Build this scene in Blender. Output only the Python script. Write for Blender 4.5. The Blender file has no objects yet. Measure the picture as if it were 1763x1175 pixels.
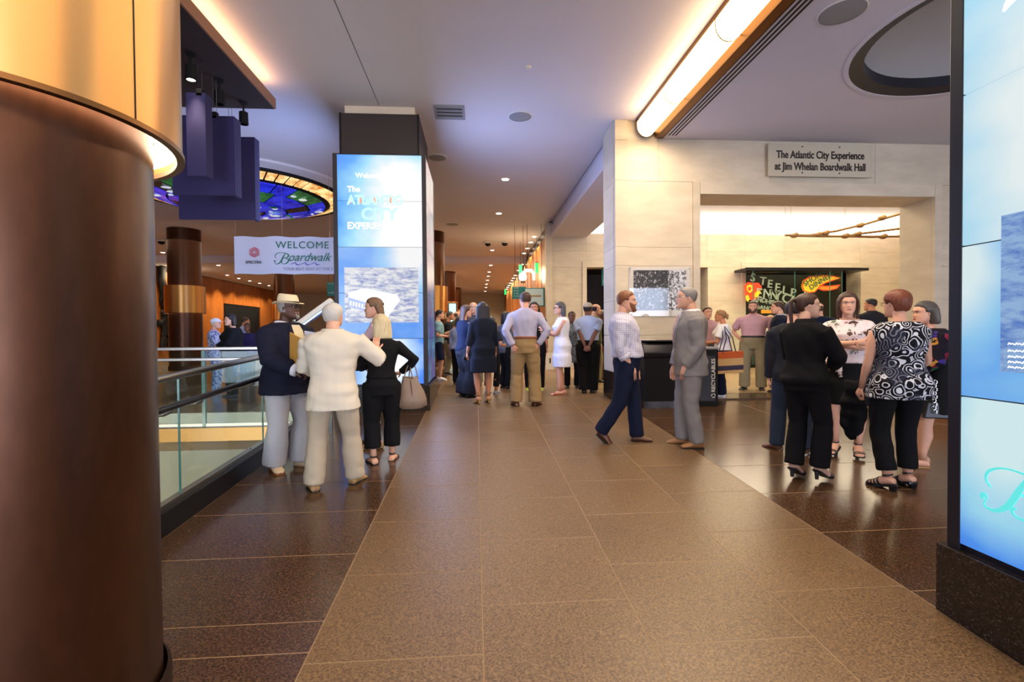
import bpy, bmesh, math, random
import numpy as np
from mathutils import Vector, Matrix
PI = math.pi
COL = bpy.context.scene.collection
SC = bpy.context.scene
# ---------------------------------------------------------------- camera
FPX, ROLL, PITCH, YAW, EYE = 850., .008, math.atan(14.5 / 850), math.atan(61.5 / 850), 1.58
def _basis():
    f = np.array([math.sin(YAW) * math.cos(PITCH), math.cos(YAW) * math.cos(PITCH), -math.sin(PITCH)])
    r = np.array([math.cos(YAW), -math.sin(YAW), 0]); u = np.cross(r, f)
    return f, r * math.cos(ROLL) - u * math.sin(ROLL), u * math.cos(ROLL) + r * math.sin(ROLL)
CF, CR, CU = _basis(); CO = np.array([0, 0, EYE])
cam = bpy.data.objects.new('camera', bpy.data.cameras.new('camera')); COL.objects.link(cam)
cam.data.sensor_width = 36; cam.data.lens = 36 * FPX / 1763; cam.data.clip_start = .05; cam.data.clip_end = 300
cam.matrix_world = Matrix([[CR[0], CU[0], -CF[0], 0], [CR[1], CU[1], -CF[1], 0], [CR[2], CU[2], -CF[2], EYE], [0, 0, 0, 1]])
SC.camera = cam
def _ray(px, py): return CF + CR * (px - 881.5) / FPX + CU * (587.5 - py) / FPX
def atY(px, py, Y): d = _ray(px, py); return CO + d * (Y / d[1])
def atX(px, py, X): d = _ray(px, py); return CO + d * (X / d[0])
def atZ(px, py, z): d = _ray(px, py); return CO + d * ((z - EYE) / d[2])
def fz(Y): return min(.05 * Y, .43)
def fl(px, py):
    d = _ray(px, py); t = EYE / (.05 * d[1] - d[2]); p = CO + d * t
    return atZ(px, py, .43) if (p[1] > 8.6 or t < 0) else p
# ---------------------------------------------------------------- world, exposure, large lights
W = bpy.data.worlds.new('world'); SC.world = W; W.use_nodes = True
W.node_tree.nodes['Background'].inputs[0].default_value = (.75, .82, 1, 1); W.node_tree.nodes['Background'].inputs[1].default_value = .05
SC.view_settings.view_transform = 'Standard'; SC.view_settings.look = 'None'; SC.view_settings.gamma = 1; SC.view_settings.exposure = -.15
try: SC.view_settings.use_curve_mapping = False
except Exception: pass
def area(name, loc, rot, sx, sy, power, col, spread=180):
    l = bpy.data.lights.new(name, 'AREA'); l.shape = 'RECTANGLE'; l.size = sx; l.size_y = sy; l.energy = power; l.color = col; l.spread = math.radians(spread)
    o = bpy.data.objects.new(name, l); COL.objects.link(o); o.location = loc; o.rotation_euler = rot; return o
# the long ceiling trough, the daylight of the entrance doors behind the camera, the cove of the exhibit hall
area('trough_light', (2.86, 1.7, 4.74), (0, 0, 0), .3, 12, 420, (1, .82, .60))
area('entrance_daylight', (5.0, -6.3, 1.9), (math.radians(-90), 0, 0), 7.5, 3.4, 480, (.80, .88, 1))
area('entrance_daylight_left', (-7.0, -6.3, 1.9), (math.radians(-90), 0, 0), 6, 3.4, 260, (.80, .88, 1))
area('cove_light', (9, 15.3, 4.75), (math.radians(-160), 0, 0), 10, .2, 420, (1, .92, .74))
area('exhibit_light', (8.5, 12, 5.05), (0, 0, 0), 8, 4, 680, (1, .84, .52))
area('stair_hall_light', (-6.0, 2.6, -.4), (math.radians(80), 0, 0), 5, .6, 110, (1, .92, .78))
area('tower_side_glow', (-.70, 8.42, 2.6), (0, math.radians(-90), 0), 3.0, 1.2, 150, (.35, .5, 1))
area('tower_left_glow', (-2.2, 8.42, 2.6), (0, math.radians(90), 0), 3.0, 1.2, 150, (.35, .5, 1))
area('walkway_fill', (.3, 3.0, 5.02), (0, 0, 0), 3, 7, 130, (1, .88, .72))  # unseen fill panel added to brighten the near walkway, no fitting there
area('trough_side_glow', (2.62, 2.2, 4.93), (0, math.radians(112), 0), .08, 11, 48, (1, .68, .36))
area('far_hall_fill', (-6, 21, 4.7), (0, 0, 0), 12, 16, 470, (1, .80, .56))  # unseen panel added as ambient fill for the far hall
area('corridor_light', (.5, 22, 4.7), (0, 0, 0), 2.4, 26, 420, (1, .78, .52))

# ---------------------------------------------------------------- materials
M = {}
def srgb(c):
    if isinstance(c, str): c = [int(c[i:i + 2], 16) / 255 for i in (0, 2, 4)]
    return tuple(x / 12.92 if x <= .04045 else ((x + .055) / 1.055) ** 2.4 for x in c) + (1,)
class NT:
    def __init__(s, name):
        s.m = bpy.data.materials.new(name); s.m.use_nodes = True; s.t = s.m.node_tree; s.b = s.t.nodes['Principled BSDF']
    def n(s, typ, **k):
        nd = s.t.nodes.new(typ)
        for a, v in k.items():
            if a == 'ins':
                for i, x in v.items():
                    if isinstance(x, bpy.types.NodeSocket): s.t.links.new(x, nd.inputs[i])
                    else: nd.inputs[i].default_value = x
            else: setattr(nd, a, v)
        return nd
    def mix(s, fac, a, b, bt='MIX'):
        nd = s.n('ShaderNodeMix', data_type='RGBA', blend_type=bt)
        for i, x in ((0, fac), (6, a), (7, b)):
            if isinstance(x, bpy.types.NodeSocket): s.t.links.new(x, nd.inputs[i])
            else: nd.inputs[i].default_value = x
        return nd.outputs[2]
    def ramp(s, fac, stops, const=False):
        nd = s.n('ShaderNodeValToRGB'); s.t.links.new(fac, nd.inputs[0]); cr = nd.color_ramp
        if const: cr.interpolation = 'CONSTANT'
        while len(cr.elements) > 1: cr.elements.remove(cr.elements[-1])
        cr.elements[0].position, cr.elements[0].color = stops[0]
        for p, c in stops[1:]: e = cr.elements.new(p); e.color = c
        return nd.outputs[0]
    def math(s, op, a, b=0., c=0.):
        nd = s.n('ShaderNodeMath', operation=op)
        for i, x in enumerate((a, b, c)):
            if isinstance(x, bpy.types.NodeSocket): s.t.links.new(x, nd.inputs[i])
            else: nd.inputs[i].default_value = x
        return nd.outputs[0]
    def coord(s, kind='Object', scale=(1, 1, 1), rot=(0, 0, 0), loc=(0, 0, 0)):
        tc = s.n('ShaderNodeTexCoord'); mp = s.n('ShaderNodeMapping', ins={0: tc.outputs[kind], 1: loc, 2: rot, 3: scale}); return mp.outputs[0]
    def set(s, **k):
        for a, v in k.items():
            i = {'col': 'Base Color', 'rough': 'Roughness', 'metal': 'Metallic', 'emit': 'Emission Color', 'es': 'Emission Strength', 'spec': 'Specular IOR Level', 'normal': 'Normal', 'trans': 'Transmission Weight', 'sheen': 'Sheen Weight', 'sss': 'Subsurface Weight', 'coat': 'Coat Weight', 'alpha': 'Alpha', 'ior': 'IOR'}[a]
            if isinstance(v, bpy.types.NodeSocket): s.t.links.new(v, s.b.inputs[i])
            else: s.b.inputs[i].default_value = v
        return s
    def bump(s, h, dist=.01, st=.5):
        return s.n('ShaderNodeBump', ins={0: st, 1: dist, 2: h} if False else {'Height': h, 'Distance': dist, 'Strength': st}).outputs[0]
def plain(name, c, rough=.6, metal=0., spec=.5, grain=0., gs=200, emit=None, es=0):
    t = NT(name); col = srgb(c)
    if grain:
        nz = t.n('ShaderNodeTexNoise', ins={0: t.coord(), 2: float(gs), 3: 4.}).outputs[0]
        cc = t.mix(nz, tuple(x * (1 - grain) for x in col[:3]) + (1,), tuple(min(1, x * (1 + grain)) for x in col[:3]) + (1,)); t.set(col=cc)
        t.set(normal=t.bump(nz, .002, .25))
    else: t.set(col=col)
    t.set(rough=rough, metal=metal, spec=spec)
    if emit: t.set(emit=srgb(emit), es=es)
    M[name] = t.m; return t.m
def cloth(name, c, rough=.9, weave=900, fold=.5, sheen=.0, c2=None):
    t = NT(name); col = srgb(c); co = t.coord()
    w = t.n('ShaderNodeTexNoise', ins={0: co, 2: float(weave), 3: 2.}).outputs[0]
    fo = t.n('ShaderNodeTexNoise', ins={0: t.coord(scale=(1, 1, .45)), 2: 9., 3: 3., 5: 1.2}).outputs[0]
    b1 = t.bump(fo, .03, fold); b2 = t.n('ShaderNodeBump', ins={'Height': w, 'Distance': .001, 'Strength': .3, 'Normal': b1}).outputs[0]
    d = tuple(x * .86 for x in col[:3]) + (1,); l = tuple(min(1, x * 1.1) for x in col[:3]) + (1,)
    t.set(col=t.mix(w, d, l) if not c2 else t.mix(w, col, srgb(c2)), rough=rough, spec=.2, normal=b2, sheen=sheen); M[name] = t.m; return t.m
def hairm(name, c, c2):
    t = NT(name); co = t.coord(scale=(1, 1, .10)); n_ = t.n('ShaderNodeTexNoise', ins={0: co, 2: 160., 3: 3.}).outputs[0]
    t.set(col=t.ramp(n_, [(.3, srgb(c)), (.7, srgb(c2))]), rough=.45, spec=.4, normal=t.bump(n_, .004, .8)); M[name] = t.m; return t.m
def skinm(name, c, c2):
    t = NT(name); n_ = t.n('ShaderNodeTexNoise', ins={0: t.coord(), 2: 22., 3: 4.}).outputs[0]
    t.set(col=t.mix(n_, srgb(c), srgb(c2)), rough=.5, spec=.35, sss=.06); t.b.inputs['Subsurface Radius'].default_value = (.01, .004, .002); return t.m
SKIN = {'light': skinm('skin_fair', 'd29a7c', 'e0ac92'), 'pale': skinm('skin_pale', 'd8a78e', 'e8bda6'), 'tan': skinm('skin_tan', 'b87a58', 'c98a68'), 'brown': skinm('skin_brown', '6b4330', '7e5240'), 'dark': skinm('skin_dark', '4a2f24', '5c3b2e')}
hairm('hair_white', 'b4aca2', 'd4cec4'); hairm('hair_blond', 'bca678', 'e0d0a8'); hairm('hair_brown', '35221a', '54382a'); hairm('hair_dark', '171214', '2b2224'); hairm('hair_auburn', '5a2c1c', '8a4a2e'); hairm('hair_grey', '6a6664', '98928e'); hairm('hair_saltpepper', '3a3634', '5c5654'); hairm('hair_ginger', '643820', '8c5632'); hairm('hair_darkblond', '7a5638', 'a57c50'); hairm('hair_ombre', '4a3024', '8a6a4a')
plain('eye_white', 'e8e2dc', .3); plain('iris', '2a1a14', .2); plain('lips', 'a84a48', .45); plain('lips_pale', 'a86a5a', .5)
plain('black_rubber', '141414', .7)

# ---------------------------------------------------------------- people
def unit(v):
    v = np.array(v, float); n = np.linalg.norm(v)
    return v / n if n > 1e-9 else v
class Geo:
    """plain vertex / face collector"""
    def __init__(s): s.v = []; s.f = []; s.m = []
    def add(s, vs, fs, mi=0):
        b = len(s.v); s.v.extend([tuple(map(float, p)) for p in vs]); s.f.extend([tuple(b + i for i in f) for f in fs]); s.m.extend([mi] * len(fs))
    def rings(s, rings, cap=True, mi=0):
        n = len(rings[0]); vs = [p for r in rings for p in r]; fs = []
        for k in range(len(rings) - 1):
            for i in range(n):
                j = (i + 1) % n
                fs.append((k * n + i, k * n + j, (k + 1) * n + j, (k + 1) * n + i))
        if cap:
            fs.append(tuple(reversed(range(n)))); fs.append(tuple((len(rings) - 1) * n + i for i in range(n)))
        s.add(vs, fs, mi)
    def ell(s, c, r, seg=12, lev=8, R=None, mi=0):
        rr = []
        for k in range(lev + 1):
            a = math.pi * k / lev
            w = max(math.sin(a), .02); ring = []
            for i in range(seg):
                t = 2 * math.pi * i / seg
                p = np.array([math.cos(t) * w * r[0], math.sin(t) * w * r[1], -math.cos(a) * r[2]])
                if R is not None: p = R @ p
                ring.append(p + c)
            rr.append(ring)
        s.rings(rr, True, mi)
    def box(s, c, h, R=None, mi=0):
        vs = [np.array([x * h[0], y * h[1], z * h[2]]) for x in (-1, 1) for y in (-1, 1) for z in (-1, 1)]
        vs = [(R @ p if R is not None else p) + np.array(c, float) for p in vs]
        s.add(vs, [(0, 1, 3, 2), (4, 6, 7, 5), (0, 4, 5, 1), (2, 3, 7, 6), (0, 2, 6, 4), (1, 5, 7, 3)], mi)
    def tube(s, pts, rad, seg=10, ref=(0, 1, 0), flat=None, mi=0):
        """round tube; rad: one per point (number or (a, b)); ref: axis that 'b' follows"""
        P = [np.array(p, float) for p in pts]; n = len(P); rr = []
        for k in range(n):
            d = unit(P[min(k + 1, n - 1)] - P[max(k - 1, 0)])
            r0 = np.array(ref, float)
            if abs(d @ unit(r0)) > .95: r0 = np.array([1, 0, 0.]) if abs(d[0]) < .9 else np.array([0, 0, 1.])
            u_ = unit(np.cross(d, r0)); w_ = unit(np.cross(u_, d))
            ra = rad[k] if isinstance(rad[k], (tuple, list)) else (rad[k], rad[k])
            rr.append([P[k] + u_ * ra[0] * math.cos(2 * math.pi * i / seg) + w_ * ra[1] * math.sin(2 * math.pi * i / seg) for i in range(seg)])
        s.rings(rr, True, mi)

def ik(a, t, l1, l2, hint):
    a = np.array(a, float); t = np.array(t, float); d = t - a; L = np.linalg.norm(d)
    L = min(max(L, abs(l1 - l2) + 1e-3), (l1 + l2) * .999); dn = unit(d); t = a + dn * L
    x = (l1 * l1 - l2 * l2 + L * L) / (2 * L); hgt = math.sqrt(max(l1 * l1 - x * x, 0))
    h_ = np.array(hint, float); h_ = h_ - dn * (h_ @ dn)
    return a + dn * x + unit(h_) * hgt, t

def to_obj(name, g, mat, parent, smooth=True, remesh=None, wrinkle=0, seed=0, sm=3):
    me = bpy.data.meshes.new(name); me.from_pydata(g.v, [], g.f)
    mats = mat if isinstance(mat, (list, tuple)) else [mat]
    for m in mats: me.materials.append(m)
    if len(mats) > 1: me.polygons.foreach_set('material_index', g.m)
    bm = bmesh.new(); bm.from_mesh(me); bmesh.ops.recalc_face_normals(bm, faces=bm.faces); bm.to_mesh(me); bm.free()
    o = bpy.data.objects.new(name, me); COL.objects.link(o)
    if remesh:
        md = o.modifiers.new('r', 'REMESH'); md.mode = 'VOXEL'; md.voxel_size = remesh; md.use_smooth_shade = True
        ms = o.modifiers.new('s', 'SMOOTH'); ms.factor = .6; ms.iterations = sm
        dg = bpy.context.evaluated_depsgraph_get(); dg.update()
        me2 = bpy.data.meshes.new_from_object(o.evaluated_get(dg)); o.modifiers.clear(); o.data = me2; bpy.data.meshes.remove(me); me = me2; me.name = name
        me.materials.clear(); me.materials.append(mats[0])
        if wrinkle:
            n = len(me.vertices); co = np.empty(n * 3, np.float32); me.vertices.foreach_get('co', co); co = co.reshape(-1, 3)
            no = np.empty(n * 3, np.float32); me.vertices.foreach_get('normal', no); no = no.reshape(-1, 3)
            rs = np.random.RandomState(seed); d = np.zeros(n)
            for q in range(7):
                k = rs.normal(size=3) * np.array([15, 15, 13]); ph = rs.rand() * 6.28; k2 = rs.normal(size=3) * 6
                w_ = np.sin(co @ k + ph + 1.5 * np.sin(co @ k2 + ph * 2)); d += (np.abs(w_) ** 1.5 - .4) * (.55 if q > 3 else 1)
            co += no * (d * wrinkle / 2.2)[:, None]; me.vertices.foreach_set('co', co.ravel().astype(np.float32)); me.update()
    me.polygons.foreach_set('use_smooth', [smooth] * len(me.polygons))
    o.parent = parent
    return o

HEADT = [(-1.0, .16, .60, .22), (-.93, .34, .76, .02), (-.8, .46, .83, -.25), (-.62, .56, .80, -.50), (-.45, .61, .77, -.64), (-.28, .64, .76, -.74), (-.1, .66, .75, -.82), (.08, .68, .74, -.87), (.24, .70, .79, -.9), (.42, .69, .76, -.9), (.6, .64, .67, -.85), (.76, .53, .53, -.74), (.89, .36, .34, -.55), (.97, .18, .14, -.34), (1.0, .04, -.06, -.14)]
HV = np.linspace(-1, 1, 27)
def head_grid(H, wide=1.0, seg=30, nose=1.0):
    T = np.array(HEADT); grid = np.zeros((len(HV), seg, 3))
    vv = np.concatenate([np.linspace(-1, .8, 21), [.86, .91, .95, .98, .995, 1.0]])
    for k, v in enumerate(vv):
        w = np.interp(v, T[:, 0], T[:, 1]) * wide; f = np.interp(v, T[:, 0], T[:, 2]); b = np.interp(v, T[:, 0], T[:, 3])
        for i in range(seg):
            a = 2 * math.pi * (i + .0) / seg   # 0 = front
            c, s_ = math.cos(a), math.sin(a)
            e = .86
            x = w * math.copysign(abs(s_) ** e, s_); y = (f + b) / 2 + (f - b) / 2 * math.copysign(abs(c) ** e, c)
            if c > 0:
                x0 = x
                g = lambda cx, cv, sx, sv: math.exp(-((abs(x0) - cx) / sx) ** 2 - ((v - cv) / sv) ** 2)
                y += nose * (.20 * g(0, -.22, .11, .13) + .11 * g(0, -.02, .08, .18)) + .05 * g(0, -.5, .2, .08) + .05 * g(0, -.86, .2, .12)
                y += -.09 * g(.27, .06, .14, .10) + .05 * g(.25, .24, .2, .07) + .05 * g(.4, -.2, .16, .18) - .04 * g(0, -.62, .2, .05)
            grid[k, i] = (x * H, y * H, v * H)
    return grid, vv
def grid_geo(g_, G):
    nl, ns, _ = G.shape; g_.rings([[G[k, i] for i in range(ns)] for k in range(nl)], True)
def shell(geo, G, vv, test, t, inner=.9, R=None, c=None):
    """solid over the part of the head grid where test(angle from front 0..pi, v, side) > 0; thickness t * min(test, 1)"""
    nl, ns, _ = G.shape; cen = np.array([0, -.05 * G[-1, 0, 2], 0.]); val = np.zeros((nl, ns))
    for k in range(nl):
        for i in range(ns):
            a = 2 * math.pi * i / ns; a = a if a <= math.pi else a - 2 * math.pi
            val[k, i] = test(abs(a), vv[k], a)
    out = np.zeros_like(G); inn = np.zeros_like(G)
    for k in range(nl):
        for i in range(ns):
            p = G[k, i]; d = unit(p - cen); out[k, i] = p + d * t * min(max(val[k, i], .0), 1) + d * .0012; inn[k, i] = cen + (p - cen) * inner
    pos = (val > 0).astype(int); faces = [(k, i) for k in range(nl - 1) for i in range(ns) if pos[k, i] + pos[k, (i + 1) % ns] + pos[k + 1, i] + pos[k + 1, (i + 1) % ns] >= 3]
    S = set(faces); N = nl * ns; fs = []
    ix = lambda k, i: k * ns + (i % ns)
    for (k, i) in faces:
        fs.append((ix(k, i), ix(k, i + 1), ix(k + 1, i + 1), ix(k + 1, i))); fs.append(tuple(N + q for q in (ix(k + 1, i), ix(k + 1, i + 1), ix(k, i + 1), ix(k, i))))
        for (nk, ni, e) in ((k - 1, i, (ix(k, i), ix(k, i + 1))), (k + 1, i, (ix(k + 1, i + 1), ix(k + 1, i))), (k, (i - 1) % ns, (ix(k + 1, i), ix(k, i))), (k, (i + 1) % ns, (ix(k, i + 1), ix(k + 1, i + 1)))):
            if (nk, ni) not in S: fs.append((e[1], e[0], N + e[0], N + e[1]))
    if (nl - 2, 0) in S: fs.append(tuple(ix(nl - 1, i) for i in range(ns))); fs.append(tuple(N + ix(nl - 1, i) for i in reversed(range(ns))))
    vs = np.concatenate([out.reshape(-1, 3), inn.reshape(-1, 3)])
    used = sorted({q for f in fs for q in f}); mp = {q: n for n, q in enumerate(used)}
    geo.add([vs[q] for q in used], [tuple(mp[q] for q in f) for f in fs])

MALE = [(.462, .050, .050, 0), (.49, .086, .064, -.004), (.53, .094, .070, -.006), (.57, .089, .066, -.002), (.61, .084, .062, .0), (.65, .087, .063, .0), (.70, .097, .068, .0), (.745, .106, .070, -.002), (.78, .112, .064, -.006), (.803, .110, .056, -.008), (.822, .092, .047, -.008), (.836, .062, .040, -.008), (.850, .040, .035, -.006)]
FEMALE = [(.462, .050, .050, 0), (.49, .090, .068, -.006), (.53, .098, .074, -.010), (.57, .088, .064, -.002), (.62, .070, .053, .0), (.655, .073, .054, .002), (.70, .083, .066, .008), (.735, .089, .072, .010), (.775, .095, .056, -.002), (.80, .095, .047, -.006), (.820, .074, .040, -.008), (.838, .046, .034, -.006)]

def person(label, at, face, h=1.75, sex='m', build=1.0, belly=0., skin='light', lean=0., tilt=0., head_turn=0., head_nod=0., feet=None, arms=None, hair=None, top=None, bottom=None, shoe=None, face_detail=1, far=False, group=None, extra=None, heel=0., seed=0, neckfwd=.012):
    """one figure, local +Y forwards, +X its right hand side; face: 0 looks away from the camera, 90 to +X"""
    X, Y = at[:2]; root = bpy.data.objects.new('person', None); COL.objects.link(root)
    root.location = (X, Y, fz(Y) + (at[2] if len(at) > 2 else 0)); root.rotation_euler = (0, 0, -math.radians(face)); root['label'] = label; root['category'] = 'person'
    if group: root['group'] = group
    SK = SKIN[skin]; T = MALE if sex == 'm' else FEMALE; vox = .020 if far else .0115
    B = build; rs = np.random.RandomState(seed + 7)
    feet = feet or [(-.062, 0.0, -8, 0, 0), (.062, 0.01, 8, 0, 0)]   # x, y, yaw, lift, pitch
    ln = math.radians(lean); tl = math.radians(tilt)
    def spine(z, y=0., x=0.):
        """point of the trunk at height z (fraction), bent forwards by lean from the hips"""
        dz = z - .52; up_ = heel * .9 / h * min(1, max(0, (z - .2) / .25))
        if dz <= 0: return np.array([x, y, z + up_]) * h
        return np.array([x + dz * math.sin(tl), y + dz * math.sin(ln), .52 + up_ + dz * math.cos(ln) * math.cos(tl)]) * h
    def trunk(ease, z0=None, z1=None, flare=0., wz=None, leg=0):
        rr = []; zs = [t[0] for t in T]; lo = z0 if z0 is not None else zs[0]
        lv = sorted({z for z in zs if z >= lo and (z1 is None or z <= z1)} | {lo} | ({z1} if z1 else set()))
        if lo < .45: lv = sorted(set(lv) | set(np.arange(lo, .46, .03)))
        for z in lv:
            zz = max(z, .50 if lo < .49 else z); w, d, cy = (np.interp(zz, zs, [t[q] for t in T]) for q in (1, 2, 3))
            if wz and z < .66:
                w = max(w, wz)
            w *= B; d *= B * (1 + .0 * B); bl = belly * math.exp(-((z - .59) / .075) ** 2); cy += bl * .5; d += bl * .5; w += bl * .3
            fl_ = max(0, (.55 - z)) * flare; w += ease + fl_; d += ease * .9 + fl_ * .8
            if ease > 0 and z < .5 and not leg: q_ = min(1, (.5 - z) / .06); w = max(w, (hx + .060 * (.55 + .45 * B) + ease * .8) * q_); d = max(d, (.082 * (.55 + .45 * B) + ease) * q_); cy = cy * (1 - q_)
            c = spine(z, cy); rr.append([c + np.array([math.copysign(abs(math.cos(a)) ** .85, math.cos(a)) * w * h, math.copysign(abs(math.sin(a)) ** .85, math.sin(a)) * d * h, 0]) for a in [2 * math.pi * i / 24 for i in range(24)]])
        return rr
    sx = (.108 if sex == 'm' else .090) * (1 + (B - 1) * .8); hx = .052 * B
    # ---- joints
    hip = {s_: np.array([s_ * hx, 0, .515 + heel * .9 / h]) * h for s_ in (-1, 1)}; leg = {}; ft = {}
    for s_, (fx, fy, yaw, lift, pit) in zip((-1, 1), feet):
        hl = heel / h; ank = np.array([fx, fy - .0, .045 + lift + hl]) * h
        k, ank2 = ik(hip[s_], ank, .2425 * h, .2315 * h, (s_ * .15 + math.sin(math.radians(yaw)) * .4, 1, 0)); leg[s_] = (hip[s_], k, ank2)
        ya = math.radians(yaw); fd = np.array([math.sin(ya), math.cos(ya), 0.]); ft[s_] = (ank2, fd, pit)
    arms = arms or {}; arm = {}; DEF = dict(hand=(.145, .02, .44), hint=(.25, -1, 0), dir=(0, .15, -1), palm=(-1, 0, 0), curl=.35)
    for s_ in (-1, 1):
        A = dict(DEF); A.update(arms.get(s_, arms.get('both', {})))
        hd = (np.array(A['hand'], float) + np.array([0, 0, heel * .9 / h])) * h; hd[0] *= s_ if A.get('mirror', 1) else 1
        sh = spine(.795, -.004, s_ * sx); hi = np.array(A['hint'], float); hi[0] *= s_
        e, w_ = ik(sh, hd, .168 * h, .148 * h, hi); dr = np.array(A['dir'], float); dr[0] *= s_ if A.get('mirror', 1) else 1; pl = np.array(A['palm'], float); pl[0] *= s_ if A.get('mirror', 1) else 1
        arm[s_] = dict(sh=sh, el=e, wr=w_, dir=unit(dr), palm=pl, curl=A['curl'], hide=A.get('hide', 0), sleeve=A.get('sleeve'))
    # ---- head frame
    nb = spine(.835, -.006); hc = spine(.835, 0) + np.array([0, neckfwd + .012, .0945]) * h
    ht, hn = math.radians(-head_turn), math.radians(head_nod)
    RH = np.array([[math.cos(ht), -math.sin(ht), 0], [math.sin(ht), math.cos(ht), 0], [0, 0, 1]]) @ np.array([[1, 0, 0], [0, math.cos(hn), math.sin(hn)], [0, -math.sin(hn), math.cos(hn)]])
    H = .0675 * h; G0, vv = head_grid(H, 1.0 if sex == 'm' else .95, 20 if far else 30, 1.0 if sex == 'm' else .8)
    place = lambda P: P @ RH.T + hc
    def hplace(geo): geo.v = [tuple(place(np.array(p))) for p in geo.v]
    # ---- body: one mesh
    bg = Geo(); bg.rings(trunk(-.008))
    for s_ in (-1, 1):
        a_, k_, n_ = leg[s_]; m1 = a_ * .5 + k_ * .5; m2 = k_ * .62 + n_ * .38; back = unit(np.array([0, -1, 0]) - unit(n_ - k_) * (np.array([0, -1, 0]) @ unit(n_ - k_)))
        LB = .55 + .45 * B
        bg.tube([a_ + np.array([0, 0, .02 * h]), a_, m1, k_ + (a_ - k_) * .12, k_, k_ + (n_ - k_) * .14, m2 + back * .006 * h, n_ * .8 + k_ * .2, n_], [r * h * LB for r in (.048, .052, .044, .034, .032, .031, .033, .021, .0205)], 14)
        A = arm[s_]; sh, el, wr = A['sh'], A['el'], A['wr']; AB = (.6 + .4 * B) * (1 if sex == 'm' else .88)
        bg.tube([sh + (sh - el) * .06 * np.array([.5, 1, 1]), sh + (el - sh) * .05, sh * .5 + el * .5, el * .9 + sh * .1, el, el * .75 + wr * .25, el * .4 + wr * .6, wr], [r * h * AB for r in (.024, .031, .0275, .022, .0215, .0225, .018, (.0135))], 12)
        # hand: palm, four fingers, thumb
        d = A['dir']; pn = A['palm'] - d * (A['palm'] @ d); pn = unit(pn); sd = np.cross(d, pn)  # across the palm
        if s_ > 0: sd = -sd
        hl = .104 * h * (1 if sex == 'm' else .94); bl = hl * .5
        bg.tube([wr - d * .005 * h, wr + d * bl * .3, wr + d * bl * .75, wr + d * bl], [(hl * .14, hl * .085), (hl * .19, hl * .09), (hl * .22, hl * .085), (hl * .20, hl * .07)], 10, ref=pn)
        cu = A['curl']
        for q, fl in zip((-1.5, -.5, .5, 1.5), (.40, .47, .5, .44)):
            b0 = wr + d * bl * .92 + sd * q * hl * .095; p = [b0 - d * .01 * h, b0]; dd = d.copy(); an = 0
            for sg in (.45, .32, .26):
                an += cu * 1.15; dd = d * math.cos(an) + pn * math.sin(an); p.append(p[-1] + dd * hl * fl * sg)
            bg.tube(p, [hl * r for r in (.05, .05, .047, .042, .03)], 6)
        tb = wr + d * bl * .25 + sd * hl * .17; td = unit(d * .75 + sd * .65 + pn * .35)
        bg.tube([tb - td * .01 * h, tb + td * hl * .14, tb + td * hl * .26 + d * hl * .02, tb + td * hl * .33 + d * hl * .08], [hl * r for r in (.075, .06, .05, .035)], 6)
    # neck and head
    NB = (.75 + .25 * B) * (1.0 if sex == 'm' else .82)
    bg.tube([spine(.80, -.008), nb + np.array([0, .0, .0]) * h, nb * .5 + hc * .5 + np.array([0, -.012, -.01]) * h, hc + np.array([0, -.010, -.02]) * h], [r * h * NB for r in (.05, .037, .033, .034)], 14)
    hg = Geo(); grid_geo(hg, G0)
    for s_ in (-1, 1):
        hg.ell(np.array([s_ * .68 * H * (1 if sex == 'm' else .95), -.08 * H, -.02 * H]), (.05 * H, .13 * H, .2 * H), 8, 6)
    hplace(hg); bg.add(hg.v, hg.f)
    # feet
    sg_ = {}
    for s_ in (-1, 1):
        n_, fd, pit = ft[s_]; L = .152 * h * .9; W = .5 * .052 * h; pr_ = math.radians(pit)
        hl = heel; base = n_ - np.array([0, 0, .045 * h]); fz_ = np.array([0, 0, 1.]); sdv = np.cross(fd, fz_)
        drop = -math.atan2(hl, L * .62) if hl > 0 else 0; pr2 = drop - pr_
        ax = fd * math.cos(pr2) + fz_ * math.sin(pr2); up = np.cross(sdv, ax)
        if up[2] < 0: up = -up
        fr = (n_, fd, ax, up, sdv, L, W, base); sg_[s_] = fr
        def footrings(gr, sole=0., flat_to=None):
            rr = []; prof = [(-.27, .55, .52, .30), (-.25, .78, .66, .42), (-.15, .92, .9, .55), (.02, .95, 1.02, .78), (.15, .95, .95, .72), (.32, 1.05, .75, .50), (.48, 1.12, .55, .38), (.60, 1.02, .42, .30), (.69, .72, .30, .22), (.73, .40, .18, .13)]
            for (t_, w_, hh, cz) in prof:
                hh *= .045 * h; c0 = base + ax * t_ * L + up * (hh * .5)
                if hl > 0 and t_ > .4:   # toes lie flat in a heeled shoe
                    c0 = base + ax * .4 * L + fd * (t_ - .4) * L + up * (hh * .5)
                rr.append([c0 + sdv * (W * w_ + gr) * math.cos(a) + up * ((hh * .5 + gr) * math.sin(a)) for a in [2 * math.pi * i / 12 for i in range(12)]])
            return rr
        bg.rings(footrings(0 if shoe and shoe[0] in ('sandal', 'heels', 'strap') else -.004))
        sg_[s_] = (fr, footrings)
    body = to_obj('body', bg, SK, root); body['label'] = {'light': 'fair skinned body', 'tan': 'tanned body', 'brown': 'brown skinned body', 'dark': 'dark skinned body'}[skin] if 0 else 'bare skin of face and hands'
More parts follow.
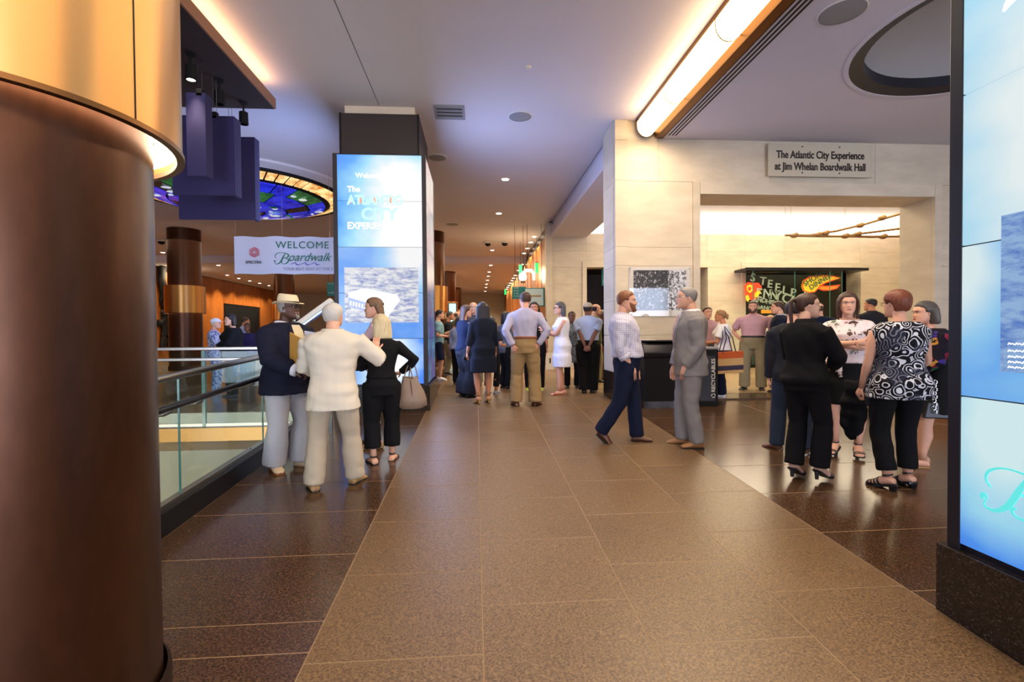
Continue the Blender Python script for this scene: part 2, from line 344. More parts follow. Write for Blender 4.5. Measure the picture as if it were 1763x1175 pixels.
    # ---- lower garment
    def legs_geo(g, ease, cuff, top_z=.60, wide=1.0, taper=1.0):
        g.rings(trunk(ease, None, top_z, leg=1))
        for s_ in (-1, 1):
            a_, k_, n_ = leg[s_]; LB = .55 + .45 * B; R_ = lambda r: (r * LB * wide + ease) * h
            end = n_ + (k_ - n_) * ((cuff - .045) / .24) if cuff < .285 else k_ + (a_ - k_) * ((cuff - .285) / .245)
            P = [a_ + np.array([0, 0, .03 * h]), a_, a_ * .5 + k_ * .5]; R = [R_(.050), R_(.054), R_(.047)]
            if cuff < .285: P += [k_, k_ * .55 + n_ * .45]; R += [R_(.037), R_(.035) * taper]
            else: R = [r * 1.05 for r in R]
            dn = unit(end - P[-1]); P += [end]; R += [R_(.034 if cuff < .285 else .05) * taper]
            g.tube(P, R, 16)
    if bottom:
        kind, mat = bottom[0], bottom[1]; bo = bottom[2] if len(bottom) > 2 else {}
        g = Geo(); out_ = bool(top) and (top[0] == 'jacket' or (top[2] if len(top) > 2 else {}).get('hem', .585) < .58); ed = .003 if out_ else .010
        if kind in ('trousers', 'shorts'):
            legs_geo(g, bo.get('ease', ed), bo.get('cuff', .035 if kind == 'trousers' else .30), bo.get('waist', .60), bo.get('wide', 1.0), bo.get('taper', 1.05))
            to_obj(kind, g, mat, root, remesh=vox, wrinkle=.006, seed=seed)
            if bo.get('belt'):
                z = bo.get('waist', .60); b_ = Geo(); r1 = trunk(.0150, z - .010, z + .010); b_.rings([r1[0], r1[-1]]); to_obj('belt', b_, bo['belt'], root)
        elif kind == 'skirt':
            z0 = bo.get('hem', .32); g.rings(trunk(bo.get('ease', ed + .002), z0, bo.get('waist', .62), flare=bo.get('flare', .0), wz=bo.get('wz'))); to_obj('skirt', g, mat, root, remesh=vox, wrinkle=.004, seed=seed)
    # ---- upper garment
    if top:
        kind, mat = top[0], top[1]; to_ = top[2] if len(top) > 2 else {}
        g = Geo(); ease = to_.get('ease', .010 if kind != 'jacket' else .015); z0 = to_.get('hem', .585 if kind != 'jacket' else .43)
        g.rings(trunk(ease, z0, to_.get('neck', .846 if kind in ('jacket', 'shirt', 'polo', 'cardigan') and sex == 'm' else .836), flare=to_.get('flare', .10 if kind == 'jacket' else .0)))
        sl = to_.get('sleeve', 'long')
        for s_ in (-1, 1):
            A = arm[s_]; sh, el, wr = A['sh'], A['el'], A['wr']; AB = (.6 + .4 * B) * (1 if sex == 'm' else .88); E = ease * h * (1.0 if kind == 'jacket' else .8)
            Rr = lambda r: r * h * AB + E
            g.ell(sh + np.array([-s_ * .010 * h, 0, -.004 * h]), np.array([.040, .034, .032]) * h * (.7 + .3 * B) * (1 if sex == 'm' else .84) + (E * .3 if sl != 'none' else -.006 * h), 12, 8)
            if sl == 'none': continue
            P = [sh, sh * .75 + el * .25, sh * .4 + el * .6]; R = [Rr(.031), Rr(.030), Rr(.026)]
            if sl in ('short', 'cap'):
                q = .72 if sl == 'short' else .38; P = [sh, sh * (1 - q * .5) + el * q * .5, sh * (1 - q) + el * q]; R = [Rr(.031), Rr(.032), Rr(.033)]
            else:
                P += [el, el * .75 + wr * .25]; R += [Rr(.0235), Rr(.0235)]
                q = {'long': .94, 'rolled': .35, 'half': .12, 'three': .5}[sl]; P += [el * (1 - q) + wr * q]; R += [Rr(.017 if sl == 'long' else .024)]
            g.tube(P, R, 14)
        nm = {'shirt': 'shirt', 'jacket': 'jacket', 'tee': 'shirt', 'blouse': 'blouse', 'dress': 'dress', 'polo': 'polo_shirt', 'cardigan': 'cardigan'}[kind]
        to_obj(nm, g, mat, root, remesh=vox, wrinkle=.007 if kind not in ('dress',) else .004, seed=seed + 3)
        cm = to_.get('collar')
        if cm:
            c_ = Geo(); zc = spine(.833, -.004); rr = []; cg_ = .009 if kind == 'jacket' else .003
            for (dz, r_, dr) in ((-.006, .047, 0), (.014, .042, 0), (.026, .039, 0), (.022, .046, 0), (.004, .056, .0)):
                r_ += cg_; rr.append([zc + np.array([math.cos(a) * r_ * NB * 1.02, math.sin(a) * (r_ * .93) * NB * 1.02 + .0, dz - .012 * max(0, math.sin(a)) ** 2]) * h for a in [2 * math.pi * i / 20 for i in range(20)]])
            c_.rings(rr, False); to_obj('collar', c_, cm, root)
        if to_.get('shirt'):   # open jacket: the shirt front shows between the lapels
            sm_, tie = to_['shirt']; s1 = Geo(); R1 = trunk(ease + .004)
            zs = [.833, .80, .74, .68, to_.get('vz', .62)]; ws = [.030, .036, .030, .017, .004]
            def front(z, x, off=0.):
                w, d, cy = (np.interp(z, [t[0] for t in T], [t[q] for t in T]) for q in (1, 2, 3)); bl = belly * math.exp(-((z - .59) / .075) ** 2)
                w = w * B + ease + bl * .3; d = d * B + ease * .9 + bl * .5; q = min(abs(x) / w, .99)
                return spine(z, cy + bl * .5 + d * (1 - q ** 2.35) ** (1 / 2.35) + off, x)
            L_ = [front(z, -w, .007) for z, w in zip(zs, ws)]; M_ = [front(z, 0, .009) for z in zs]; R_ = [front(z, w, .007) for z, w in zip(zs, ws)]
            vs = L_ + M_ + R_; n = len(zs); fs = [(i, i + 1, n + i + 1, n + i) for i in range(n - 1)] + [(n + i, n + i + 1, 2 * n + i + 1, 2 * n + i) for i in range(n - 1)]
            bk = [p - np.array([0, .02 * h, 0]) for p in vs]; s1.add(vs + bk, fs + [tuple(3 * n + q for q in reversed(f)) for f in fs]); to_obj('shirt_front', s1, sm_, root)
            for s_ in (-1, 1):   # lapels
                l_ = Geo(); pts = [front(z, s_ * w, .011) for z, w in zip(zs, ws)]; out = [front(z, s_ * (w + dw), .008) for z, w, dw in zip(zs, ws, (.010, .026, .030, .020, .004))]
                vs = pts + out; fs = [(i, i + 1, n + i + 1, n + i) for i in range(n - 1)]; bk = [p - np.array([0, .006 * h, 0]) for p in vs]
                l_.add(vs + bk, fs + [tuple(2 * n + q for q in reversed(f)) for f in fs] + [(n + i, n + i + 1, 3 * n + i + 1, 3 * n + i) for i in range(n - 1)] + [(i + 1, i, 2 * n + i, 2 * n + i + 1) for i in range(n - 1)])
                to_obj('lapel', l_, mat, root, smooth=False)
            if tie:
                t_ = Geo(); t_.tube([front(.822, 0, .013), front(.80, 0, .014), front(.70, 0, .014), front(.645, 0, .012)], [(.011 * h, .006 * h), (.008 * h, .005 * h), (.014 * h, .004 * h), (.012 * h, .003 * h)], 8); to_obj('necktie', t_, tie, root)
        if sl in ('rolled', 'long') and to_.get('cuffs', None):
            for s_ in (-1, 1):
                A = arm[s_]; q = .9 if sl == 'long' else .33; p0 = A['el'] * (1 - q) + A['wr'] * q; dd = unit(A['wr'] - A['el']); r_ = (.018 if sl == 'long' else .026) * h + ease * h * .8
                c_ = Geo(); c_.tube([p0, p0 + dd * .03 * h], [r_, r_], 14); to_obj('cuff', c_, to_['cuffs'], root)
    # ---- shoes
    if shoe:
        kind, mat = shoe[0], shoe[1]; sole = shoe[2] if len(shoe) > 2 else M['black_rubber']
        for s_ in (-1, 1):
            (n_, fd, ax, up, sdv, L, W, base), fr = sg_[s_]
            if kind in ('shoe', 'sneaker'):
                g = Geo(); g.rings(fr(.004 * h / 1.7)); 
                g.tube([n_ - up * .02 * h, n_ + up * .002 * h], [(.026 * h, .030 * h), (.024 * h, .028 * h)], 12, ref=fd); o = to_obj('shoe', g, mat, root)
            elif kind in ('sandal', 'heels', 'strap'):
                o = bpy.data.objects.new('sandal' if kind == 'sandal' else 'heeled_shoe', None); COL.objects.link(o); o.parent = root
                g = Geo()
                for t_ in ((.52, .40) if kind != 'strap' else (.58, .46, .34, .22)):
                    hh = np.interp(t_, [.02, .15, .32, .48, .6], [1.02, .95, .75, .55, .42]) * .045 * h; c0 = base + ax * t_ * L if not (heel > 0 and t_ > .4) else base + ax * .4 * L + fd * (t_ - .4) * L
                    rr = []
                    for dt in (-.035 * L, .035 * L):
                        rr.append([c0 + ax * dt + up * hh * .5 + sdv * (W * 1.12 + .003) * math.cos(a) + up * ((hh * .5 + .004) * math.sin(a)) for a in [2 * math.pi * i / 12 for i in range(12)]])
                    g.rings(rr)
                c0 = n_ + up * .004 * h; g.tube([c0 - up * .004 * h, c0 + up * .004 * h], [(.0235 * h, .0245 * h)] * 2, 12, ref=fd); to_obj('strap', g, mat, o)
            # sole
            g = Geo(); prof = [(-.28, .55), (-.2, .9), (0, .95), (.2, .85), (.42, 1.1), (.58, 1.08), (.70, .75), (.75, .35)]; th = (.016 if kind != 'heels' else .008) * h
            a_ = []; b_ = []
            for (t_, w_) in prof:
                c0 = base + ax * t_ * L if not (heel > 0 and t_ > .4) else base + ax * .4 * L + fd * (t_ - .4) * L
                ww = W * w_ + .004; lo = c0 - up * .002
                dwn = up * th if kind != 'wedge' else up * th
                a_.append((c0 - sdv * ww + up * .004, c0 + sdv * ww + up * .004)); lo2 = lo - dwn * .45
                b_.append((lo2 - sdv * ww, lo2 + sdv * ww))
            rr = [[A_[0], A_[1], B_[1], B_[0]] for A_, B_ in zip(a_, b_)]; g.rings(rr)
            if heel > 0:
                hb = base - ax * .18 * L; hw = .009 * h if kind == 'heels' else .017 * h
                zf = min(p[2] for r in b_[4:] for p in r)
                g.tube([np.array([hb[0], hb[1], hb[2] - .002]), np.array([hb[0], hb[1], max(zf, 0.002)])], [(hw * 1.3, hw * 1.5), (hw, hw)], 8)
            to_obj('sole', g, sole, o, smooth=False)
    # ---- face
    def hobj(nm, g, mat, **k): hplace(g); return to_obj(nm, g, mat, root, **k)
    if face_detail:
        for s_ in (-1, 1):
            g = Geo(); g.ell(np.array([s_ * .27 * H, .655 * H, .055 * H]), (.105 * H, .06 * H, .05 * H), 10, 6); g.ell(np.array([s_ * .27 * H, .70 * H, .055 * H]), (.045 * H, .022 * H, .045 * H), 8, 6, mi=1); hobj('eye', g, [M['eye_white'], M['iris']])
            g = Geo(); g.tube([(s_ * .13 * H, .80 * H, .19 * H), (s_ * .28 * H, .79 * H, .235 * H), (s_ * .42 * H, .70 * H, .20 * H)], [.022 * H, .028 * H, .015 * H], 6); hobj('eyebrow', g, hair[1] if hair and hair[0] != 'bald' else M['hair_brown'])
        g = Geo(); g.tube([(-.2 * H, .755 * H, -.50 * H), (-.08 * H, .83 * H, -.485 * H), (.08 * H, .83 * H, -.485 * H), (.2 * H, .755 * H, -.50 * H)], [(.02 * H, .02 * H), (.05 * H, .035 * H), (.05 * H, .035 * H), (.02 * H, .02 * H)], 8, ref=(0, 1, 0)); hobj('lips', g, M['lips'] if sex == 'f' else M['lips_pale'])
    if hair:
        kind, mat = hair[0], hair[1]; ho = hair[2] if len(hair) > 2 else {}
        sm01 = lambda x: max(0., min(1., x))
        def cap_test(line, nape, tk=1.0):
            def f(a, v, s):   # a: 0 front .. pi back
                lim = np.interp(a, [0, .6, 1.05, 1.35, 1.75, 2.2, math.pi], [line, line - .02, line - .15, -.02, .1, nape, nape])
                return (v - lim) * 5 + .04
            return f
        g = Geo()
        if kind in ('short', 'bald_fringe', 'bob', 'long', 'ponytail', 'bun', 'pixie', 'curly'):
            th = {'short': .08, 'bald_fringe': .05, 'bob': .14, 'long': .12, 'ponytail': .06, 'bun': .07, 'pixie': .14, 'curly': .17}[kind] * H * ho.get('vol', 1)
            if kind == 'bald_fringe':
                shell(g, G0, vv, lambda a, v, s: min((a - 1.4) * 3, (.55 - v) * 4, (v + .45) * 5), th)
            else:
                shell(g, G0, vv, cap_test(ho.get('line', .56 if sex == 'm' else .60), ho.get('nape', -.35 if sex == 'm' else -.5)), th)
            top_c = lambda y, z: np.array([0, y * H, z * H])
            if kind in ('bob', 'long', 'curly'):
                Ln = ho.get('len', {'bob': -1.05, 'long': -2.6, 'curly': -1.3}[kind]); V = [.45, .1, -.3, -.65] + list(np.linspace(-1.0, Ln, 3 if kind != 'long' else 5))
                rr = []
                for v_ in V:
                    q = (.45 - v_) / (.45 - Ln); w_ = (.80 + .10 * math.sin(q * 2.2)) * ho.get('vol', 1); 
                    if kind == 'long': w_ *= (1 - .25 * q)
                    bk = -1.0 - .04 * math.sin(q * 3); fr_ = np.interp(q, [0, .2, .5, 1], [.10, .12, -.02, -.2]) if kind != 'long' else np.interp(q, [0, .15, .4, 1], [.1, .05, -.35, -.72])
                    bk2 = bk if kind != 'long' else bk - .05 * q; cy = (fr_ + bk2) / 2; dd = (fr_ - bk2) / 2
                    w_ = w_ * ho.get('w', 1)
                    rr.append([np.array([math.cos(a) * w_, cy + math.sin(a) * dd, v_]) * H for a in [2 * math.pi * i / 20 for i in range(20)]])
                # carve: side locks only where the face is, the block sits behind the ears
                g.rings(rr)
                if ho.get('front'):
                    for s_ in (-1, 1): g.tube([np.array(p) * H * np.array([s_, 1, 1]) for p in ((.45, .42, .72), (.72, .30, .3), (.80, .18, -.3), (.76, .12, -.9), (.70, .10, ho['front']))], [(.12 * H, .20 * H), (.12 * H, .24 * H), (.12 * H, .25 * H), (.11 * H, .24 * H), (.06 * H, .16 * H)], 8)
            if kind == 'ponytail':
                g.ell(top_c(-1.02, .55), (.17 * H, .16 * H, .17 * H), 10, 8); pts = [np.array(p) * H for p in ((0, -1.05, .6), (0, -1.3, .35), (0, -1.32, -.5), (0, -1.22, -1.6), (0, -1.15, -2.9))]
                g.tube(pts, [(.15 * H, .12 * H), (.19 * H, .15 * H), (.24 * H, .15 * H), (.2 * H, .11 * H), (.07 * H, .05 * H)], 10)
            if kind == 'bun':
                g.ell(top_c(-1.05, .05), (.34 * H, .3 * H, .32 * H), 12, 9); g.ell(top_c(-1.12, -.35), (.24 * H, .2 * H, .3 * H), 10, 8)
            o = hobj('hair', g, mat, remesh=(.007 if not far else .011), sm=2, wrinkle=.004 if kind in ('curly', 'pixie') else .0015, seed=seed)
            if ho.get('label'): o['label'] = ho['label']
        if ho.get('beard'):
            g = Geo(); shell(g, G0, vv, lambda a, v, s: min((-.36 - v + max(0, a - .35) * .32) * 6, (ho.get('bw', 1.35) - a) * 5, 1 if not (a < .28 and -.56 < v < -.44) else -1), .055 * H * ho.get('bv', 1)); hobj('beard', g, ho.get('beard'))
        if ho.get('mustache'):
            g = Geo(); g.tube([(-.22 * H, .77 * H, -.44 * H), (0, .86 * H, -.38 * H), (.22 * H, .77 * H, -.44 * H)], [.03 * H, .05 * H, .03 * H], 6); hobj('moustache', g, ho['mustache'])
        if ho.get('glasses'):
            g = Geo()
            for s_ in (-1, 1):
                c = np.array([s_ * .28 * H, .86 * H, .06 * H]); pts = [c + np.array([math.cos(a) * .2 * H, -.25 * abs(math.cos(a) * .2 * H * (1 if math.cos(a) * s_ > 0 else 0)), math.sin(a) * .14 * H]) for a in [2 * math.pi * i / 12 for i in range(13)]]
                g.tube(pts, [.018 * H] * 13, 5); g.tube([c + np.array([s_ * .2 * H, -.05 * H, .05 * H]), np.array([s_ * .66 * H, .5 * H, .08 * H]), np.array([s_ * .74 * H, -.1 * H, .05 * H])], [.02 * H] * 3, 5)
            g.tube([(-.09 * H, .87 * H, .08 * H), (0, .93 * H, .1 * H), (.09 * H, .87 * H, .08 * H)], [.016 * H] * 3, 5); hobj('glasses', g, ho['glasses'])
        if ho.get('hat'):
            g = Geo(); hm, bm_ = ho['hat']; tl_ = .10
            ell = lambda rx, ry, z, n=28, cy=-.06, sc=0: [np.array([math.cos(a) * rx, cy + math.sin(a) * ry, z + sc * (math.cos(a) ** 2) - .10 * math.sin(a)]) * H for a in [2 * math.pi * i / n for i in range(n)]]
            g.rings([ell(.74, .92, .42), ell(.75, .93, .6), ell(.70, .86, .95), ell(.62, .76, 1.18), ell(.5, .6, 1.22), ell(.3, .4, 1.10)]); g.rings([ell(.72, .9, .44, sc=.0), ell(1.12, 1.32, .36, sc=.16), ell(1.13, 1.33, .40, sc=.16), ell(.76, .94, .48)])
            o = bpy.data.objects.new('fedora_hat', None); COL.objects.link(o); o.parent = root
            hplace(g); to_obj('crown', g, hm, o)
            g = Geo(); g.rings([ell(.765, .945, .45), ell(.77, .95, .60)]); hplace(g); to_obj('hat_band', g, bm_, o)
        if ho.get('cap'):
            g = Geo(); shell(g, G0, vv, lambda a, v, s: (v - (.30 if a < 1.6 else .22)) * 8, .13 * H)
            o = hobj('cap', g, ho['cap'], smooth=True)
            g = Geo(); rr = []
            for y_, w_, z_ in ((.66, .50, .36), (.95, .46, .33), (1.2, .32, .28), (1.28, .12, .26)): rr.append([np.array(p) * H for p in ((-w_, y_, z_), (-w_ * .5, y_ + .04, z_ + .06), (w_ * .5, y_ + .04, z_ + .06), (w_, y_, z_), (w_ * .5, y_ + .04, z_ + .02), (-w_ * .5, y_ + .04, z_ + .02))])
            g.rings(rr); hobj('peak', g, ho['cap'])
    root_data = dict(arm=arm, hc=hc, RH=RH, H=H, h=h, spine=spine, leg=leg, root=root)
    if extra: extra(root_data)
    return root_data

# ---------------------------------------------------------------- surface materials
def floor_mat(name, a, b, c, rough, bump_):
    t = NT(name); co = t.coord('Generated' if 0 else 'Object')
    geo = t.n('ShaderNodeNewGeometry').outputs[0]
    n1 = t.n('ShaderNodeTexNoise', ins={0: geo, 2: 90., 3: 6., 4: .7}).outputs[0]; n2 = t.n('ShaderNodeTexVoronoi', ins={0: geo, 2: 150.}).outputs[1]; n3 = t.n('ShaderNodeTexNoise', ins={0: geo, 2: 1.1, 3: 5.}).outputs[0]
    sp = t.ramp(n1, [(.38, srgb(a)), (.5, srgb(b)), (.64, srgb(c))]); bw = t.n('ShaderNodeRGBToBW', ins={0: n2}).outputs[0]
    fl_ = t.mix(t.math('MULTIPLY', bw, .22), sp, srgb('2a1a12')); rnd = t.n('ShaderNodeObjectInfo').outputs['Random']
    v = t.mix(rnd, (.94, .94, .94, 1), (1.05, 1.05, 1.05, 1)); v2 = t.mix(n3, (.86, .86, .86, 1), (1.12, 1.12, 1.12, 1))
    col = t.mix(1., t.mix(1., fl_, v, 'MULTIPLY'), v2, 'MULTIPLY')
    r = t.math('MULTIPLY_ADD', n3, .16, rough - .08); t.set(col=col, rough=r, spec=.5, normal=t.bump(n1, .002, bump_)); M[name] = t.m
floor_mat('honed_granite', '4f3a26', '75593a', '93734e', .38, .3)
floor_mat('polished_granite', '332418', '4c3523', '6e523a', .20, .06)
floor_mat('beige_terrazzo', '8a7050', 'a88c68', 'c4a882', .22, .05)
plain('grout', '917655', .8)
def ceil_mat(name, c):
    t = NT(name); n_ = t.n('ShaderNodeTexNoise', ins={0: t.coord(), 2: 60., 3: 5.}).outputs[0]; n2 = t.n('ShaderNodeTexNoise', ins={0: t.coord(), 2: 1.2, 3: 3.}).outputs[0]
    t.set(col=t.mix(n2, tuple(x * .93 for x in srgb(c)[:3]) + (1,), srgb(c)), rough=.95, spec=.1, normal=t.bump(n_, .004, .4)); M[name] = t.m
ceil_mat('ceiling_plaster', 'd2cacc'); ceil_mat('ceiling_smooth', 'cec8ce'); ceil_mat('recess_paint', 'a9a7a8')
def stone(name, c1, c2):
    t = NT(name); g = t.n('ShaderNodeNewGeometry').outputs[0]; co = t.n('ShaderNodeMapping', ins={0: g, 3: (1, 1, 3)}).outputs[0]; n_ = t.n('ShaderNodeTexNoise', ins={0: co, 2: 1.6, 3: 6., 4: .6}).outputs[0]
    n2 = t.n('ShaderNodeTexNoise', ins={0: g, 2: 40., 3: 3.}).outputs[0]; rnd = t.n('ShaderNodeObjectInfo').outputs['Random']; v = t.mix(rnd, (.93, .93, .93, 1), (1.04, 1.03, 1.02, 1))
    t.set(col=t.mix(1., t.ramp(n_, [(.35, srgb(c1)), (.62, srgb(c2))]), v, 'MULTIPLY'), rough=.55, spec=.3, normal=t.bump(n2, .002, .2)); M[name] = t.m
stone('limestone', 'c6b8a2', 'd4c6b0'); plain('stone_joint', '8f7f6a', .9)
def wood(name, c1, c2, sc=1.):
    t = NT(name); g = t.n('ShaderNodeNewGeometry').outputs[0]; co = t.n('ShaderNodeMapping', ins={0: g, 3: (3 * sc, 3 * sc, .35 * sc)}).outputs[0]; n_ = t.n('ShaderNodeTexNoise', ins={0: co, 2: 2.5, 3: 8., 4: .6, 8: 1.5}).outputs[0]
    rnd = t.n('ShaderNodeObjectInfo').outputs['Random']; v = t.mix(rnd, (.8, .8, .8, 1), (1.1, 1.1, 1.1, 1))
    t.set(col=t.mix(1., t.ramp(n_, [(.3, srgb(c1)), (.7, srgb(c2))]), v, 'MULTIPLY'), rough=.35); M[name] = t.m
wood('cherry_wood', '8a4a1e', 'b8702e')
plain('gold_metal', 'cc9a60', .38, 1.); _g = M['gold_metal'].node_tree; _g.nodes['Principled BSDF'].inputs['Anisotropic'].default_value = .9; _g.nodes['Principled BSDF'].inputs['Anisotropic Rotation'].default_value = .25; _t = _g.nodes.new('ShaderNodeTangent'); _t.direction_type = 'RADIAL'; _t.axis = 'Z'; _g.links.new(_t.outputs[0], _g.nodes['Principled BSDF'].inputs['Tangent'])
plain('bronze_metal', '6b4a2c', .35, 1.); plain('dark_bronze', '3a2820', .4, .8)
t = NT('column_bronze'); n_ = t.n('ShaderNodeTexNoise', ins={0: t.coord(scale=(1, 1, .3)), 2: 30., 3: 5.}).outputs[0]; t.set(col=t.mix(n_, srgb('3e2618'), srgb('543424')), metal=.8, rough=.32, spec=.5, normal=t.bump(n_, .001, .2)); M['column_bronze'] = t.m
plain('chrome', 'b8b8bc', .15, 1.); plain('brushed_steel', '9a9690', .3, 1.); plain('dark_steel', '3a3a3e', .3, .9)
plain('black_paint', '0b0a0c', .6, 0, .25); plain('charcoal_frame', '2a2426', .45, .2); plain('near_black_frame', '15131c', .4, .1); plain('white_paint', 'd8d2c8', .6)
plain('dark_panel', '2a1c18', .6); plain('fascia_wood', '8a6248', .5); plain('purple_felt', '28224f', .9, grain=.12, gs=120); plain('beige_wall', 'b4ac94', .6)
t = NT('black_granite'); v_ = t.n('ShaderNodeTexVoronoi', ins={0: t.coord(), 2: 160.}).outputs[1]; bw = t.n('ShaderNodeRGBToBW', ins={0: v_}).outputs[0]; t.set(col=t.ramp(bw, [(.3, srgb('17120f')), (.8, srgb('33271f')), (1., srgb('5c5048'))]), rough=.2); M['black_granite'] = t.m
def emis(name, c, s): plain(name, c, .6, emit=c, es=s)
emis('warm_diffuser', 'ffdca0', 7.); emis('cove_strip', 'ffc890', 14.); emis('downlight_glow', 'fff0d4', 18.); emis('ring_glow', 'ffe4c0', 10.); emis('cove_wall_glow', 'fff4dc', 5.); emis('green_exit', '20c860', 2.); emis('opal_globe', 'fff0d0', 5.); emis('daylight', 'dce8ff', 1.)
M['daylight'].node_tree.nodes['Principled BSDF'].inputs['Emission Strength'].default_value = 7.
t = NT('clear_glass'); t.set(col=(.86, .95, .92, 1), rough=.0, ior=1.45, trans=1.)
# thin sheet: mostly see-through, mirror like at grazing angles
nt = t.t; out = [n for n in nt.nodes if n.type == 'OUTPUT_MATERIAL'][0]; tr = t.n('ShaderNodeBsdfTransparent', ins={0: (.90, .97, .95, 1)}); gl = t.n('ShaderNodeBsdfGlossy', ins={0: (.9, 1, .96, 1), 1: .02}); fr = t.n('ShaderNodeFresnel', ins={0: 1.5}); bf = t.n('ShaderNodeNewGeometry').outputs['Backfacing']; mx = t.n('ShaderNodeMixShader', ins={0: t.math('MULTIPLY', fr.outputs[0], t.math('SUBTRACT', 1., bf))})
nt.links.new(tr.outputs[0], mx.inputs[1]); nt.links.new(gl.outputs[0], mx.inputs[2]); nt.links.new(mx.outputs[0], out.inputs[0]); M['clear_glass'] = t.m
plain('glass_edge', '3a6a60', .2, 0, .8)
t = NT('picture_glass'); nt = t.t; out = [n for n in nt.nodes if n.type == 'OUTPUT_MATERIAL'][0]; tr = t.n('ShaderNodeBsdfTransparent', ins={0: (.97, .97, .98, 1)}); gl = t.n('ShaderNodeBsdfGlossy', ins={0: (1, 1, 1, 1), 1: .015}); fr = t.n('ShaderNodeFresnel', ins={0: 1.6}); bf = t.n('ShaderNodeNewGeometry').outputs['Backfacing']; mx = t.n('ShaderNodeMixShader', ins={0: t.math('MULTIPLY', fr.outputs[0], t.math('SUBTRACT', 1., bf))})
nt.links.new(tr.outputs[0], mx.inputs[1]); nt.links.new(gl.outputs[0], mx.inputs[2]); nt.links.new(mx.outputs[0], out.inputs[0]); M['picture_glass'] = t.m
# ---------------------------------------------------------------- object helpers
def tag(o, label, cat, group=None):
    o['label'] = label; o['category'] = cat
    if group: o['group'] = group
    return o
def empty(name, loc=(0, 0, 0), rz=0, label=None, cat=None, group=None, kind=None):
    o = bpy.data.objects.new(name, None); COL.objects.link(o); o.location = loc; o.rotation_euler = (0, 0, rz)
    if label: tag(o, label, cat, group)
    if kind: o['kind'] = kind
    return o
def mob(name, g, mat, parent=None, smooth=False, bevel=0, loc=None, rot=None):
    me = bpy.data.meshes.new(name); me.from_pydata(g.v, [], g.f); ms = mat if isinstance(mat, (list, tuple)) else [mat]
    for m in ms: me.materials.append(m)
    if len(ms) > 1: me.polygons.foreach_set('material_index', g.m)
    bm = bmesh.new(); bm.from_mesh(me); bmesh.ops.recalc_face_normals(bm, faces=bm.faces)
    if bevel: bmesh.ops.bevel(bm, geom=[e for e in bm.edges if e.calc_face_angle(0) > .5], offset=bevel, segments=2, affect='EDGES', profile=.5)
    bm.to_mesh(me); bm.free()
    if smooth:
        me.polygons.foreach_set('use_smooth', [True] * len(me.polygons))
        try: me.set_sharp_from_angle(angle=math.radians(40))
        except Exception: pass
    o = bpy.data.objects.new(name, me); COL.objects.link(o)
    if parent: o.parent = parent
    if loc is not None: o.location = loc
    if rot is not None: o.rotation_euler = rot
    return o
def bx(g, x0, x1, y0, y1, z0, z1): g.box(((x0 + x1) / 2, (y0 + y1) / 2, (z0 + z1) / 2), (abs(x1 - x0) / 2, abs(y1 - y0) / 2, abs(z1 - z0) / 2))
def box(name, mat, x0, x1, y0, y1, z0, z1, parent=None, bevel=0, **k):
    g = Geo(); bx(g, x0, x1, y0, y1, z0, z1); return mob(name, g, mat, parent, bevel=bevel, **k)
def struct(o): o['kind'] = 'structure'; return o
def prism(g, poly, y0, y1, ax=1):
    """extrude a polygon given in the two axes other than ax"""
    def P(a, b, c): return {1: (a, c, b), 0: (c, a, b), 2: (a, b, c)}[ax]
    n = len(poly); vs = [P(a, b, y0) for a, b in poly] + [P(a, b, y1) for a, b in poly]
    g.add(vs, [tuple(range(n)), tuple(range(2 * n - 1, n - 1, -1))] + [(i, (i + 1) % n, n + (i + 1) % n, n + i) for i in range(n)])
def lathe(g, prof, c=(0, 0), n=48, closed=False, mi=0):
    rr = [[(c[0] + r * math.cos(2 * PI * i / n), c[1] + r * math.sin(2 * PI * i / n), z) for i in range(n)] for r, z in prof]
    if closed: rr.append(rr[0])
    g.rings([[np.array(p) for p in r] for r in rr], cap=False, mi=mi)
def copyo(o, parent=None, loc=None, rot=None):
    c = o.copy(); COL.objects.link(c)
    if parent: c.parent = parent
    if loc is not None: c.location = loc
    if rot is not None: c.rotation_euler = rot
    return c
def text(name, s, mat, size, loc, rot, parent=None, extr=.004, align='LEFT', bold=0., shear=0., spacing=1., sx=1.):
    c = bpy.data.curves.new(name, 'FONT'); c.body = s; c.size = size; c.extrude = extr; c.align_x = align; c.offset = bold * size; c.shear = shear; c.space_character = spacing; c.resolution_u = 3
    t_ = bpy.data.objects.new(name, c); COL.objects.link(t_); dg = bpy.context.evaluated_depsgraph_get(); me = bpy.data.meshes.new_from_object(t_.evaluated_get(dg)); bpy.data.objects.remove(t_)
    o = bpy.data.objects.new(name, me); me.name = name; me.materials.clear(); me.materials.append(mat); COL.objects.link(o); o.location = loc; o.rotation_euler = rot; o.scale = (sx, 1, 1)
    if parent: o.parent = parent
    return o
